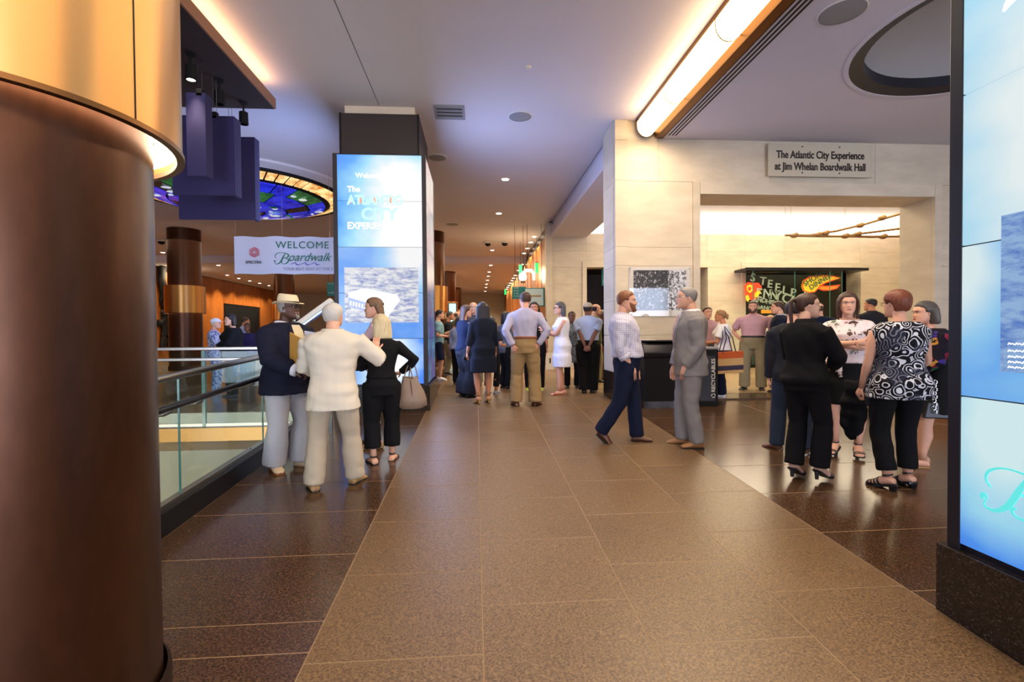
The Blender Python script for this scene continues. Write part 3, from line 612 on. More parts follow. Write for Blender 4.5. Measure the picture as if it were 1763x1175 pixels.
def ribbon(g, pts, ws, T, th=.004):
    """flat pen stroke in a plane; pts 2-D, ws widths, T maps (u, v, depth) to 3-D"""
    P = [np.array(p, float) for p in pts]
    for _ in range(2):   # smooth the polyline
        Q = [P[0]]; Wq = [ws[0]]
        for k in range(len(P) - 1): Q += [P[k] * .75 + P[k + 1] * .25, P[k] * .25 + P[k + 1] * .75]; Wq += [ws[k] * .75 + ws[k + 1] * .25, ws[k] * .25 + ws[k + 1] * .75]
        Q.append(P[-1]); Wq.append(ws[-1]); P, ws = Q, Wq
    n = len(P); L = []; R = []
    for k in range(n):
        d = P[min(k + 1, n - 1)] - P[max(k - 1, 0)]; d = d / (np.linalg.norm(d) + 1e-9); nn = np.array([-d[1], d[0]]); L.append(P[k] + nn * ws[k] / 2); R.append(P[k] - nn * ws[k] / 2)
    vs = [T(p[0], p[1], 0) for p in L] + [T(p[0], p[1], 0) for p in R] + [T(p[0], p[1], th) for p in L] + [T(p[0], p[1], th) for p in R]
    fs = []
    for k in range(n - 1): fs += [(k, k + 1, n + k + 1, n + k), (2 * n + k, 3 * n + k, 3 * n + k + 1, 2 * n + k + 1), (k, 2 * n + k, 2 * n + k + 1, k + 1), (n + k, n + k + 1, 3 * n + k + 1, 3 * n + k)]
    g.add(vs, fs)
SCRIPT_B = [([(-.46, .18), (-.50, .28), (-.42, .33), (-.36, .22), (-.46, .08), (-.36, -.02), (-.12, .0), (.12, .22), (.32, .62), (.50, .98)], [.06, .10, .06, .03, .03, .05, .09, .14, .14, .05]),
            ([(-.28, .52), (-.42, .66), (-.36, .90), (-.02, 1.06), (.42, 1.04), (.78, .92), (.84, .74), (.66, .58), (.36, .54)], [.03, .05, .07, .04, .04, .10, .13, .07, .03]),
            ([(.36, .54), (.66, .52), (.84, .36), (.72, .12), (.42, -.02), (.20, .04), (.16, .18), (.26, .20)], [.03, .06, .12, .12, .05, .04, .09, .05])]
def script_b(g, s, T):
    for p, w in SCRIPT_B: ribbon(g, [(a * s, b * s) for a, b in p], [x * s for x in w], T)

# ================================================================ THE SETTING
SL = math.atan(.05)
# ---- floor: joints show as a slightly lower bed, each slab is a piece of its own
floor = empty('floor', kind='structure')
g = Geo()
def slope_slab(g, x0, x1, y0, y1, top=-.0012, d=.3): prism(g, [(y0, .05 * y0 + top), (y1, .05 * y1 + top), (y1, .05 * y1 + top - d), (y0, .05 * y0 + top - d)], x0, x1, ax=0)
slope_slab(g, -2.17, 9, -6, 8.6); slope_slab(g, -15, -2.17, 6.85, 8.6); slope_slab(g, -15, -2.17, -6, 2.2)
bx(g, -15, 14.5, 8.6, 42, .13, .4288)
bed = mob('joint_bed', g, M['grout'], floor)
tiles = {}
def tile(x0, x1, y0, y1, mat, gap=.006, lvl=False):
    w, d = round(x1 - x0 - gap, 3), round(y1 - y0 - gap, 3); k = (w, d, mat)
    if k not in tiles:
        g = Geo(); bx(g, -w / 2, w / 2, -d / 2, d / 2, -.03, 0); tiles[k] = mob('floor_tile', g, M[mat], floor, bevel=.0015); o = tiles[k]
    else: o = copyo(tiles[k], floor)
    cx, cy = (x0 + x1) / 2, (y0 + y1) / 2; o.location = (cx, cy, .43 if lvl else .05 * cy); o.rotation_euler = (0 if lvl else SL, 0, 0)
XL = [-.78, .02, .81, 1.6, 2.39]
for i in range(4):
    ys = [y for y in np.arange((.05 if i % 2 == 0 else .42) + .0, 8.6, .728)]
    ys = [-1.0] + [y for y in ys] + [8.6]
    for a, b in zip(ys[:-1], ys[1:]):
        if b - a > .06: tile(XL[i], XL[i + 1], a, b, 'honed_granite')
lys = [.9, 1.62, 2.31, 2.54, 3.23, 3.92, 4.58, 5.28, 5.98, 6.7, 7.44, 8.6]
for a, b in zip(lys[:-1], lys[1:]): tile(-2.17, -.78, a, b, 'polished_granite')
rys = [.9, 1.75, 2.55, 3.27, 3.99, 4.71, 5.43, 6.15, 6.87, 7.59, 8.1]
for a, b in zip(rys[:-1], rys[1:]):
    for x0, x1 in ((2.39, 4.3), (4.3, 6.2), (6.2, 8.98)): tile(x0, x1, a, b, 'polished_granite')
for a, b in ((6.85, 7.7), (7.7, 8.6)):
    for x0 in np.arange(-8.9, -2.2, 1.344): tile(x0, x0 + 1.344, a, b, 'polished_granite')
for r in range(9):
    y0 = 8.6 + r * .8
    for c in range(4):
        tile(XL[c] , XL[c + 1], y0, y0 + .8, 'honed_granite', lvl=True)
    for x0 in (-8.9, -7.546, -6.192, -4.838, -3.484, -2.13): tile(x0, x0 + 1.35, y0, y0 + .8, 'polished_granite', lvl=True)
for r in range(5):
    for c in range(7): tile(2.42 + c * 1.7, 2.42 + (c + 1) * 1.7, 8.8 + r * 1.32, 8.8 + (r + 1) * 1.32, 'beige_terrazzo', lvl=True)
g = Geo(); bx(g, 2.39, 9.0, 8.1, 8.79, .30, .4295); o = mob('threshold_slab', g, M['polished_granite'], floor)
g = Geo()
for x in np.arange(-14.9, 2.3, 1.35):
    for y in np.arange(15.82, 41, 1.6): bx(g, x, x + 1.344, y, y + 1.594, .40, .43)
o = mob('far_floor_tiles', g, M['honed_granite'], floor); o['kind'] = 'stuff'
# ---- ceilings
Z1, Z2, ZF = 5.08, 4.8, 4.76
g = Geo(); bx(g, -15, 3.12, -6, 8.36, Z1, Z1 + .3); struct(mob('ceiling', g, M['ceiling_plaster']))
ceil2 = box('ceiling_1', M['ceiling_plaster'], -15, 2.4, 8.368, 22.7, Z1 + .004, Z1 + .3); struct(ceil2)
struct(box('ceiling_2', M['ceiling_plaster'], -15, 3.0, 22.7, 42, ZF, ZF + .6))
struct(box('ceiling_3', M['ceiling_smooth'], 2.4, 14.5, 8.8, 15.05, 5.12, 5.3))
struct(box('ceiling_4', M['ceiling_smooth'], 2.4, 14.5, 15.05, 16.2, 5.3, 5.5))
# thin joint in the near ceiling
g = Geo(); prism(g, [(-1.46, -6), (-1.452, -6), (-1.446, 7.75), (-1.454, 7.75)], Z1 - .0015, Z1 + .01, ax=2); struct(mob('trim_1', g, M['charcoal_frame']))
# lower ceiling on the right with a round recess
cx, cy, R = 5.8, 4.98, 1.46; N = 64; x0, x1, y0, y1 = 3.12, 9.0, -6, 8.1
g = Geo(); inner = [(cx + R * math.cos(2 * PI * i / N), cy + R * math.sin(2 * PI * i / N)) for i in range(N)]; outer = []
for i in range(N):
    c_, s_ = math.cos(2 * PI * i / N), math.sin(2 * PI * i / N); tt = min([((x1 - cx) / c_ if c_ > 1e-6 else 1e9), ((x0 - cx) / c_ if c_ < -1e-6 else 1e9), ((y1 - cy) / s_ if s_ > 1e-6 else 1e9), ((y0 - cy) / s_ if s_ < -1e-6 else 1e9)]); outer.append((cx + c_ * tt, cy + s_ * tt))
vs = [(x, y, Z2) for x, y in inner] + [(x, y, Z2) for x, y in outer]; fs = [(i, (i + 1) % N, N + (i + 1) % N, N + i) for i in range(N)]; g.add(vs, fs)
cor = [(x0, y0), (x1, y0), (x1, y1), (x0, y1)]
for (X_, Y_) in cor:
    a = math.atan2(Y_ - cy, X_ - cx) % (2 * PI); i = int(a / (2 * PI) * N) % N; b = len(g.v); g.add([(outer[i][0], outer[i][1], Z2), (X_, Y_, Z2), (outer[(i + 1) % N][0], outer[(i + 1) % N][1], Z2)], [(0, 1, 2)])
bx(g, x0, x1, y0, y1, Z2 + .62, Z2 + .9); bx(g, 3.10, 3.14, -6, 8.1, Z2, Z1 + .3)
cr = struct(mob('ceiling_5', g, M['ceiling_smooth']))
g = Geo(); lathe(g, [(R + .05, Z2), (R + .05, Z2 - .012), (R - .0, Z2 - .012), (R, Z2 + .02)], (cx, cy), 72); o = mob('recess_rim', g, M['ceiling_smooth'], cr, smooth=True)
g = Geo(); lathe(g, [(R, Z2 - .008), (R - .15, Z2 + .03), (R - .15, Z2 + .16), (R, Z2 + .16), (R, Z2)], (cx, cy), 72); o = mob('recess_ring', g, M['near_black_frame'], cr, smooth=True)
g = Geo(); lathe(g, [(R - .10, Z2 + .12), (R - .16, Z2 + .17), (R * .5, Z2 + .30), (.01, Z2 + .34)], (cx, cy), 72); o = mob('recess_dome', g, M['recess_paint'], cr, smooth=True)
# ---- limestone wall with the wide doorway (right)
wr = empty('wall_right', kind='structure')
WX = [2.54, 3.65, 8.12, 9.0]
g = Geo(); bx(g, 2.33, 3.72, 8.125, 8.79, .3, 5.08); bx(g, 8.05, 9.0, 8.125, 8.79, .3, 4.8); bx(g, 3.72, 8.05, 8.125, 8.79, 4.0, 4.8); mob('wall_core', g, M['stone_joint'], wr)
def panel(x0, x1, z0, z1, y0=8.1, y1=8.15, parent=None, mat='limestone', gap=.004, nm='stone_panel'):
    return box(nm, M[mat], x0 + gap / 2, x1 - gap / 2, y0, y1, z0 + gap / 2, z1 - gap / 2, parent or wr, bevel=.0015)
zc = [.40, .95, 1.52, 2.10, 2.68, 2.99, 4.09]
for a, b in zip(zc[:-1], zc[1:]): panel(2.54, 3.65, a, b)
panel(2.54, 3.06, 4.09, 5.08); panel(3.06, 5.0, 4.09, 4.8); panel(5.0, 6.9, 4.09, 4.8); panel(6.9, 9.0, 4.09, 4.8)
for a, b in zip(zc[:-1], zc[1:]): panel(8.12, 9.0, a, b)
# pier nib on the left and its side
for a, b in zip([.9, 1.52, 2.10, 2.68, 2.99, 4.09, 4.75], [1.52, 2.10, 2.68, 2.99, 4.09, 4.75, 5.08]): panel(2.31, 2.53, a, b, 8.05, 8.14); box('stone_panel', M['limestone'], 2.305, 2.335, 8.145, 8.79, a + .002, b - .002, wr, bevel=.0015)
box('pier_base', M['black_granite'], 2.295, 2.62, 8.03, 8.80, .30, .9, wr, bevel=.004)
# stone surround of the doorway and its reveals
for x0_, x1_, z0_, z1_ in ((3.65, 3.77, .40, 4.09), (7.98, 8.12, .40, 4.09)): panel(x0_, x1_, z0_, z1_, 8.07, 8.14, nm='door_surround')
panel(3.77, 7.98, 3.88, 4.09, 8.07, 8.14, nm='door_surround')
g = Geo(); bx(g, 3.72, 3.77, 8.14, 8.79, .43, 3.9); bx(g, 7.98, 8.05, 8.14, 8.79, .43, 3.9); bx(g, 3.72, 8.05, 8.14, 8.79, 3.88, 4.0); mob('reveal', g, M['limestone'], wr)
struct(box('baseboard_right', M['black_granite'], 8.12, 9.0, 8.06, 8.12, .40, .55))
# beam from the pier to the far pier
g = Geo(); bx(g, 2.36, 3.5, 8.8, 15.4, 4.57, 4.88); bx(g, 2.44, 3.42, 8.8, 15.4, 4.88, 5.3); struct(mob('trim_2', g, M['ceiling_smooth']))
# ---- back wall of the exhibit hall, doorways dark
wb = empty('wall_back', kind='structure')
zb = [.43, 1.1, 1.85, 2.55, 3.1, 3.62, 4.14, 4.68]
def wallstrip(x0, x1, z0=.43, z1=4.68, n=1):
    for k in range(n):
        a = x0 + (x1 - x0) * k / n; b = x0 + (x1 - x0) * (k + 1) / n
        for p, q in zip(zb[:-1], zb[1:]):
            lo, hi = max(p, z0), min(q, z1)
            if hi - lo > .05: panel(a, b, lo, hi, 15.4, 15.46, wb, gap=.003)
def opening(x0, x1, zt):   # raised stone frame
    panel(x0 - .14, x0, .43, zt, 15.36, 15.45, wb, nm='door_surround'); panel(x1, x1 + .14, .43, zt, 15.36, 15.45, wb, nm='door_surround'); panel(x0 - .14, x1 + .14, zt, zt + .17, 15.36, 15.45, wb, nm='door_surround')
wallstrip(2.35, 3.49); opening(3.49, 5.0, 3.62); wallstrip(3.49, 5.0, 3.62, 4.68); wallstrip(5.0, 5.9); opening(5.9, 7.42, 3.62); wallstrip(5.9, 7.42, 3.62, 4.68); wallstrip(7.42, 8.69)
wallstrip(8.69, 12.6, 3.62, 4.68, 3); opening(8.69, 12.6, 3.62); wallstrip(12.6, 14.4)
g = Geo(); bx(g, 2.38, 3.49, 15.45, 16.0, .3, 4.7); bx(g, 5.0, 5.9, 15.45, 16.0, .3, 4.7); bx(g, 7.42, 8.69, 15.45, 16, .3, 4.7); bx(g, 12.6, 14.5, 15.45, 16, .3, 4.7); bx(g, 3.49, 14.4, 15.45, 16, 3.64, 4.7); mob('wall_core', g, M['limestone'], wb)
box('cove_backing', M['cove_wall_glow'], 3.6, 14.4, 15.95, 16.0, 4.7, 5.28, wb)  # wall surface made emissive, standing in for lamplight washing the cove
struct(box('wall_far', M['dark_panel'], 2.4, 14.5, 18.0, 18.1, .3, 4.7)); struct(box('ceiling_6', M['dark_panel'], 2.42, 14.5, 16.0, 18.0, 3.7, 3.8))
struct(box('wall_exhibit_side', M['limestone'], 14.4, 14.6, 8.8, 16, .3, 5.3))
# ---- corridor of cherry wood panels
wc = empty('wall_corridor', kind='structure')
box('wall_core', M['dark_bronze'], 2.34, 2.42, 15.5, 41, .3, 5.08, wc)
y = 15.9; k = 0
while y < 40:
    w = 1.15; box('wood_panel', M['cherry_wood'], 2.28 + .015 * (k % 2), 2.345, y, y + w - .10, .55, 4.72, wc, bevel=.004); y += w; k += 1
box('stone_corner', M['limestone'], 2.2, 2.40, 15.34, 15.62, .43, 5.0, wc, bevel=.004)
# ---- left wall of cherry wood, far end wall, wall behind the camera
wl = empty('wall_left', kind='structure')
box('wall_core', M['dark_bronze'], -14.6, -14.45, -6, 41, -3.6, 5.1, wl)
y = 9.0; k = 0
while y < 40:
    if not (29.8 < y + .6 < 33.8): box('wood_panel', M['cherry_wood'], -14.46, -14.40 + .01 * (k % 2), y, y + 1.19, .43, 4.70, wl, bevel=.004)
    else: box('wood_panel', M['cherry_wood'], -14.46, -14.40, y, y + 1.19, 3.4, 4.70, wl, bevel=.004)
    y += 1.2; k += 1
box('wall_cap', M['white_paint'], -14.46, -14.25, 9, 40, 4.72, 4.80, wl, bevel=.004)
box('dark_doorway', M['black_paint'], -14.47, -14.43, 29.6, 34, .43, 3.4, wl)
struct(box('wall_end', M['beige_wall'], -15, 3.0, 40, 40.3, .3, 5.1))
wk = empty('wall_entrance', kind='structure')
g = Geo(); bx(g, -15, -10, -6.4, -6, -.6, 5.4); bx(g, -4, 1.0, -6.4, -6, -.6, 5.4); bx(g, -15, 10, -6.4, -6, 3.6, 5.4); bx(g, 9, 10, -6.4, -6, -.6, 5.4); bx(g, 4.2, 4.7, -6.4, -6, -.6, 3.6); mob('wall_core', g, M['limestone'], wk)
box('entrance_pane', M['daylight'], 1.0, 4.2, -6.5, -6.42, -.3, 3.6, wk); box('entrance_pane', M['daylight'], 4.7, 9.0, -6.5, -6.42, -.3, 3.6, wk); box('entrance_pane', M['daylight'], -10, -4, -6.5, -6.42, -.3, 3.6, wk)
struct(box('wall_side', M['limestone'], 9.0, 9.2, -6.4, 8.8, -.6, 5.4))
# ---- stair opening on the left: its far side, the fascia, the lower floor
box_ = struct(box('wall_stair', M['beige_wall'], -15, -2.3, 6.86, 7.0, -3.6, .18)); 
struct(box('wall_stair_side', M['beige_wall'], -2.29, -2.18, 2.2, 6.85, -3.6, -.15)); struct(box('wall_stair_near', M['beige_wall'], -15, -2.2, 2.05, 2.2, -3.6, -.2)); struct(box('floor_lower', M['beige_terrazzo'], -15, -2.2, 2.1, 6.9, -3.8, -3.6))
box('stair_fascia', M['gold_metal'], -15, -2.2, 6.80, 6.86, .17, .345, box_)

# ================================================================ THINGS
# ---- screens
def screen_mat(name, stops, gx, gz, gr, strength, tone=1.0, ns=.9, deep='2f86ff'):
    """moving-sky artwork of the video walls: cloud noise, a white glow round (gx, gz), blue edges"""
    t = NT(name); geo = t.n('ShaderNodeNewGeometry').outputs[0]; co = t.n('ShaderNodeMapping', ins={0: geo, 3: (1, 1, 1.7)}).outputs[0]
    n_ = t.n('ShaderNodeTexNoise', ins={0: co, 2: ns, 3: 3., 4: .45}).outputs[0]; n2 = t.n('ShaderNodeTexNoise', ins={0: co, 2: 3.2, 3: 2.}).outputs[0]
    v = t.n('ShaderNodeVectorMath', operation='SUBTRACT', ins={0: geo, 1: (gx[0], gx[1], gz)}).outputs[0]; v = t.n('ShaderNodeMapping', ins={0: v, 3: (1, 1, .62)}).outputs[0]; L = t.n('ShaderNodeVectorMath', operation='LENGTH', ins={0: v}).outputs[1]
    glow = t.math('SUBTRACT', 1., t.math('DIVIDE', L, gr)); glow = t.math('MAXIMUM', glow, 0.)
    f = t.math('MULTIPLY_ADD', n2, .18, t.math('MULTIPLY_ADD', glow, .75, t.math('MULTIPLY', n_, .62)))
    sep = t.n('ShaderNodeSeparateXYZ', ins={0: geo}).outputs[2]
    col = t.ramp(f, stops); e = t.n('ShaderNodeMix', data_type='RGBA'); t.set(col=(.01, .01, .012, 1), rough=.25, emit=col, es=strength); M[name] = t.m
B0, B1, B2, B3 = srgb('3f8ff5'), srgb('7fc2ff'), srgb('c6efff'), srgb('ffffff')
screen_mat('sky_screen_a', [(.30, srgb('2f7cf4')), (.50, srgb('62aeff')), (.70, srgb('a8e4ff')), (.92, B3)], (-1.1, 7.7), 3.45, 1.15, 1.1)
screen_mat('sky_screen_b', [(.28, srgb('4a94f8')), (.45, srgb('86b8ff')), (.66, srgb('a4d4ff')), (1.0, B3)], (-1.0, 7.7), 2.75, .6, 1.0)
screen_mat('sky_screen_c', [(.25, srgb('3a6cf8')), (.42, srgb('4f90ff')), (.66, srgb('b8d8ff')), (.86, B3)], (-1.4, 7.7), 1.22, .62, 1.15)
screen_mat('sky_screen_side', [(.30, srgb('5a4aa0')), (.42, srgb('3f78a8')), (.55, srgb('5fa0b8')), (.7, srgb('6f62b8'))], (-.7, 9), 0, .1, .7, ns=1.6)
screen_mat('sky_screen_d', [(.25, srgb('58aef8')), (.42, srgb('86c6ff')), (.60, srgb('a8e4ff')), (.95, srgb('f4ffff'))], (2.4, 1.9), 2.45, .75, .92, ns=1.1)
screen_mat('sky_screen_e', [(.25, srgb('4aa6fb')), (.42, srgb('6fb4ff')), (.62, srgb('94d4ff')), (.95, srgb('e8fcff'))], (2.4, 2.3), 1.9, .35, .9, ns=1.3)
screen_mat('sky_screen_f', [(.22, srgb('2f5cf0')), (.40, srgb('4f9cff')), (.58, srgb('a4e4ff')), (.85, srgb('e0fcff'))], (2.4, 2.1), 1.10, .42, .9, ns=.6)
plain('screen_white', 'ffffff', .5, emit='ffffff', es=1.3); plain('screen_teal', '5cd8d4', .5, emit='5edcd8', es=.7); plain('screen_green', '9ad8b8', .5, emit='9fe0c4', es=1.1); plain('screen_red', 'e08070', .5, emit='e09080', es=1.0)
def photo_print(name, dark, light, es, sc, mask=.5):
    t = NT(name); geo = t.n('ShaderNodeNewGeometry').outputs[0]; co = t.n('ShaderNodeMapping', ins={0: geo, 2: (0, 0, 0), 3: (1, 1, 1.9)}).outputs[0]
    n1 = t.n('ShaderNodeTexNoise', ins={0: co, 2: 5. * sc, 3: 7., 4: .72, 8: 1.2}).outputs[0]; v = t.n('ShaderNodeTexVoronoi', feature='DISTANCE_TO_EDGE', ins={0: t.mix(.10, co, t.n('ShaderNodeTexNoise', ins={0: co, 2: 6.}).outputs[1], 'ADD'), 2: 7. * sc, 8: 1.}).outputs[0]
    co2 = t.n('ShaderNodeMapping', ins={0: geo, 2: (.5, .5, .5), 3: (2.2, 2.2, 9.)}).outputs[0]; n3 = t.n('ShaderNodeTexNoise', ins={0: co2, 2: 2.4 * sc, 3: 5., 4: .65}).outputs[0]; f = t.math('ADD', t.math('MULTIPLY', n1, .45), t.math('MULTIPLY', n3, .55)); c = t.ramp(f, [(.40, srgb(dark)), (.56, srgb(light))]); t.set(col=(.02, .02, .02, 1), rough=.3, emit=c, es=es); M[name] = t.m
photo_print('aerial_photo', '8e9cd4', 'ffffff', .85, 1.); photo_print('arcade_photo', '5c8ce4', 'a8d0ff', .72, 1.6)
def tower(label, x0, x1, y0, y1, zfloor, zs, ph, nper, faces, ztop=None):
    """video tower: granite base, dark frame, screens set in the listed faces"""
    t = empty('video_tower', ((x0 + x1) / 2, (y0 + y1) / 2, 0), 0, label, 'video tower', 'video towers'); ox, oy = t.location[:2]
    zt = zs + nper * ph
    g = Geo(); prism(g, [(y0 - .03 - oy, zfloor + .05 * (y0 - (y0 + y1) / 2) - .02), (y1 + .03 - oy, zfloor + .05 * (y1 - (y0 + y1) / 2) - .02), (y1 + .03 - oy, zs - .03), (y0 - .03 - oy, zs - .03)], x0 - .03 - ox, x1 + .03 - ox, ax=0); mob('granite_base', g, M['black_granite'], t, bevel=.004)
    g = Geo(); bx(g, x0 + .02 - ox, x1 - .02 - ox, y0 + .02 - oy, y1 - .02 - oy, zs - .03, zt + .02); mob('core', g, M['near_black_frame'], t)
    for cx_, cy_ in ((x0, y0), (x1, y0), (x0, y1), (x1, y1)):
        sx_ = 1 if cx_ == x0 else -1; sy_ = 1 if cy_ == y0 else -1; g = Geo(); a = cx_ - ox; b = cy_ - oy
        bx(g, min(a, a + sx_ * .065), max(a, a + sx_ * .065), min(b, b + sy_ * .065), max(b, b + sy_ * .065), zs - .03, zt + .015); mob('corner_post', g, M['charcoal_frame'] if zfloor > .2 else M['near_black_frame'], t, bevel=.003)
    for f, mats in faces.items():
        for k in range(nper):
            z0, z1 = zs + k * ph + .004, zs + (k + 1) * ph - .004; m = mats[k % len(mats)]
            if f == '-y': o = box('screen_panel', m, x0 + .067 - ox, x1 - .067 - ox, y0 + .004 - oy, y0 + .03 - oy, z0, z1, t)
            if f == '+x': o = box('screen_panel', m, x1 - .03 - ox, x1 - .004 - ox, y0 + .067 - oy, y1 - .067 - oy, z0, z1, t)
            if f == '-x': o = box('screen_panel', m, x0 + .004 - ox, x0 + .03 - ox, y0 + .067 - oy, y1 - .067 - oy, z0, z1, t)
    if ztop:
        g = Geo(); bx(g, x0 + .10 - ox, x1 - .10 - ox, y0 + .04 - oy, y1 - .04 - oy, zt + .005, ztop); mob('upper_cladding', g, M['dark_panel'], t, bevel=.006)
        for sx_ in (x0 + .10, x1 - .125): g = Geo(); bx(g, sx_ - ox, sx_ + .025 - ox, y0 + .03 - oy, y0 + .06 - oy, zt + .01, ztop + .002); mob('cladding_trim', g, M['black_paint'], t)
        g = Geo(); bx(g, x0 + .17 - ox, x1 - .17 - ox, y0 + .09 - oy, y1 - .09 - oy, ztop, 5.08); mob('plaster_cap', g, M['limestone'], t)
    else:
        g = Geo(); bx(g, x0 + .1 - ox, x1 - .1 - ox, y0 + .1 - oy, y1 - .1 - oy, zt, 4.8); mob('upper_cladding', g, M['dark_panel'], t)
    return t, ox, oy
ta, ox, oy = tower('tall video tower behind the pale-jacketed group, showing the Experience title and an aerial photograph', -2.15, -.75, 7.7, 9.14, .40, .80, .702, 5, {'-y': [M['sky_screen_c'], M['sky_screen_b'], M['sky_screen_b'], M['sky_screen_a'], M['sky_screen_a']], '+x': [M['sky_screen_side']], '-x': [M['sky_screen_side']]}, 4.95)
yf = 7.7 - oy - .002
def tt(s, px, py, size, mat, **k):
    p = atY(px, py, 7.7); return text('lettering', s, mat, size, (p[0] - ox, yf, p[2]), (PI / 2, 0, 0), ta, extr=.002, **k)
tt('Welcome to', 612, 306, .105, M['screen_white'], bold=.012); tt('The', 598, 330, .12, M['screen_white'], bold=.02); tt('ATLANTIC', 598, 352, .20, M['screen_green'], bold=.03, sx=.86); tt('CITY', 622, 378, .25, M['screen_green'], bold=.03); tt('EXPERIENCE', 598, 394, .14, M['screen_white'], bold=.02, sx=.92)
for px in (601, 619, 630, 643, 656, 671, 690):
    p = atY(px, 350, 7.7); box('picture_fleck', M['screen_red'] if px % 2 else M['screen_green'], p[0] - ox, p[0] - ox + .03, yf - .001, yf + .004, p[2], p[2] + .06 + .02 * (px % 3), ta)
p0, p1 = atY(594, 556, 7.7), atY(720, 461, 7.7); box('aerial_photograph', M['aerial_photo'], p0[0] - ox, p1[0] - ox, yf - .001, yf + .004, p0[2], p1[2], ta)
# the long hall in the aerial view
g = Geo(); q = lambda px, py: (atY(px, py, 7.7)[0] - ox, atY(px, py, 7.7)[2])
prism(g, [q(600, 504), q(628, 497), q(684, 508), q(648, 526), q(600, 512)], yf - .006, yf - .003); plain('hall_top', 'e8eeff', .5, emit='e8eeff', es=1.0); mob('hall_roof', g, M['hall_top'], ta)
plain('hall_side', '8c9ad0', .5, emit='98a6d8', es=.9); g = Geo(); prism(g, [q(600, 512), q(648, 526), q(648, 544), q(600, 526)], yf - .006, yf - .003); mob('hall_front', g, M['hall_side'], ta)
g = Geo(); prism(g, [q(648, 526), q(684, 508), q(688, 518), q(666, 548), q(648, 544)], yf - .006, yf - .003); mob('hall_flank', g, M['screen_white'], ta)
for k in range(9):
    a = q(603 + 5 * k, 522 + 1.4 * k); box('hall_window', M['screen_white'], a[0], a[0] + .018, yf - .009, yf - .006, a[1] - .03, a[1] + .03, ta)
tb, ox, oy = tower('tall video tower at the right edge showing a swash-lettered logo on blue', 2.41, 3.85, .92, 2.36, .08, .50, .745, 5, {'-x': [M['sky_screen_f'], M['sky_screen_e'], M['sky_screen_d'], M['sky_screen_d'], M['sky_screen_d']], '-y': [M['sky_screen_e']]})
for k_, m_ in (('x', 'sky_screen_d'), ('y', 'sky_screen_e')):
    if k_ == 'x': box('screen_panel', M[m_], 2.414 - ox, 2.44 - ox, .987 - oy, 2.293 - oy, 4.229, 4.77, tb)
    else: box('screen_panel', M[m_], 2.477 - ox, 3.783 - ox, .924 - oy, .95 - oy, 4.229, 4.77, tb)
# on the face towards the hall: picture, swash letter, white lettering
xf = 2.41 - ox
def onx(px, py): p = atX(px, py, 2.41); return p[1] - oy, p[2]
a, b = onx(1724, 372), onx(1722, 640); box('arcade_photograph', M['arcade_photo'], xf, xf + .01, a[0] - .9, a[0], b[1], a[1] - .0, tb)
c = onx(1689, 868); g = Geo(); script_b(g, .20, lambda u, v, d: (xf + .003 - d, c[0] - .10 - u, c[1] - .01 + v)); mob('swash_letter', g, M['screen_teal'], tb)
for k, (s_, px, py, sz) in enumerate((('ABANDONED ARCADE', 1734, 592, .036), ('Summer evening', 1734, 604, .03), ('the boardwalk', 1734, 614, .03), ('from the pier', 1734, 624, .03), ('Nos 41', 1742, 634, .03))[:0]): pass
g = Geo()
for r, (py, n) in enumerate(((594, 5), (606, 6), (616, 5), (625, 6), (634, 3))):   # handwriting under the picture
    for k in range(n):
        u0, v0 = onx(1736, py); u0 -= k * .03; ribbon(g, [(u0, v0), (u0 - .006, v0 + .012), (u0 - .012, v0), (u0 - .018, v0 + .009), (u0 - .026, v0 + .001)], [.003] * 5, lambda u, v, d: (xf - .001 - d * .5, u, v))
mob('handwriting', g, M['screen_white'], tb)['kind'] = 'stuff'
g = Geo(); u0, v0 = onx(1727, 20); ribbon(g, [(u0, v0), (u0 - .03, v0 + .035), (u0 - .07, v0 + .05), (u0 - .10, v0 + .10), (u0 - .06, v0 + .2)], [.008, .05, .03, .05, .06], lambda u, v, d: (xf + .003 - d, u, v)); mob('white_lettering', g, M['screen_white'], tb)
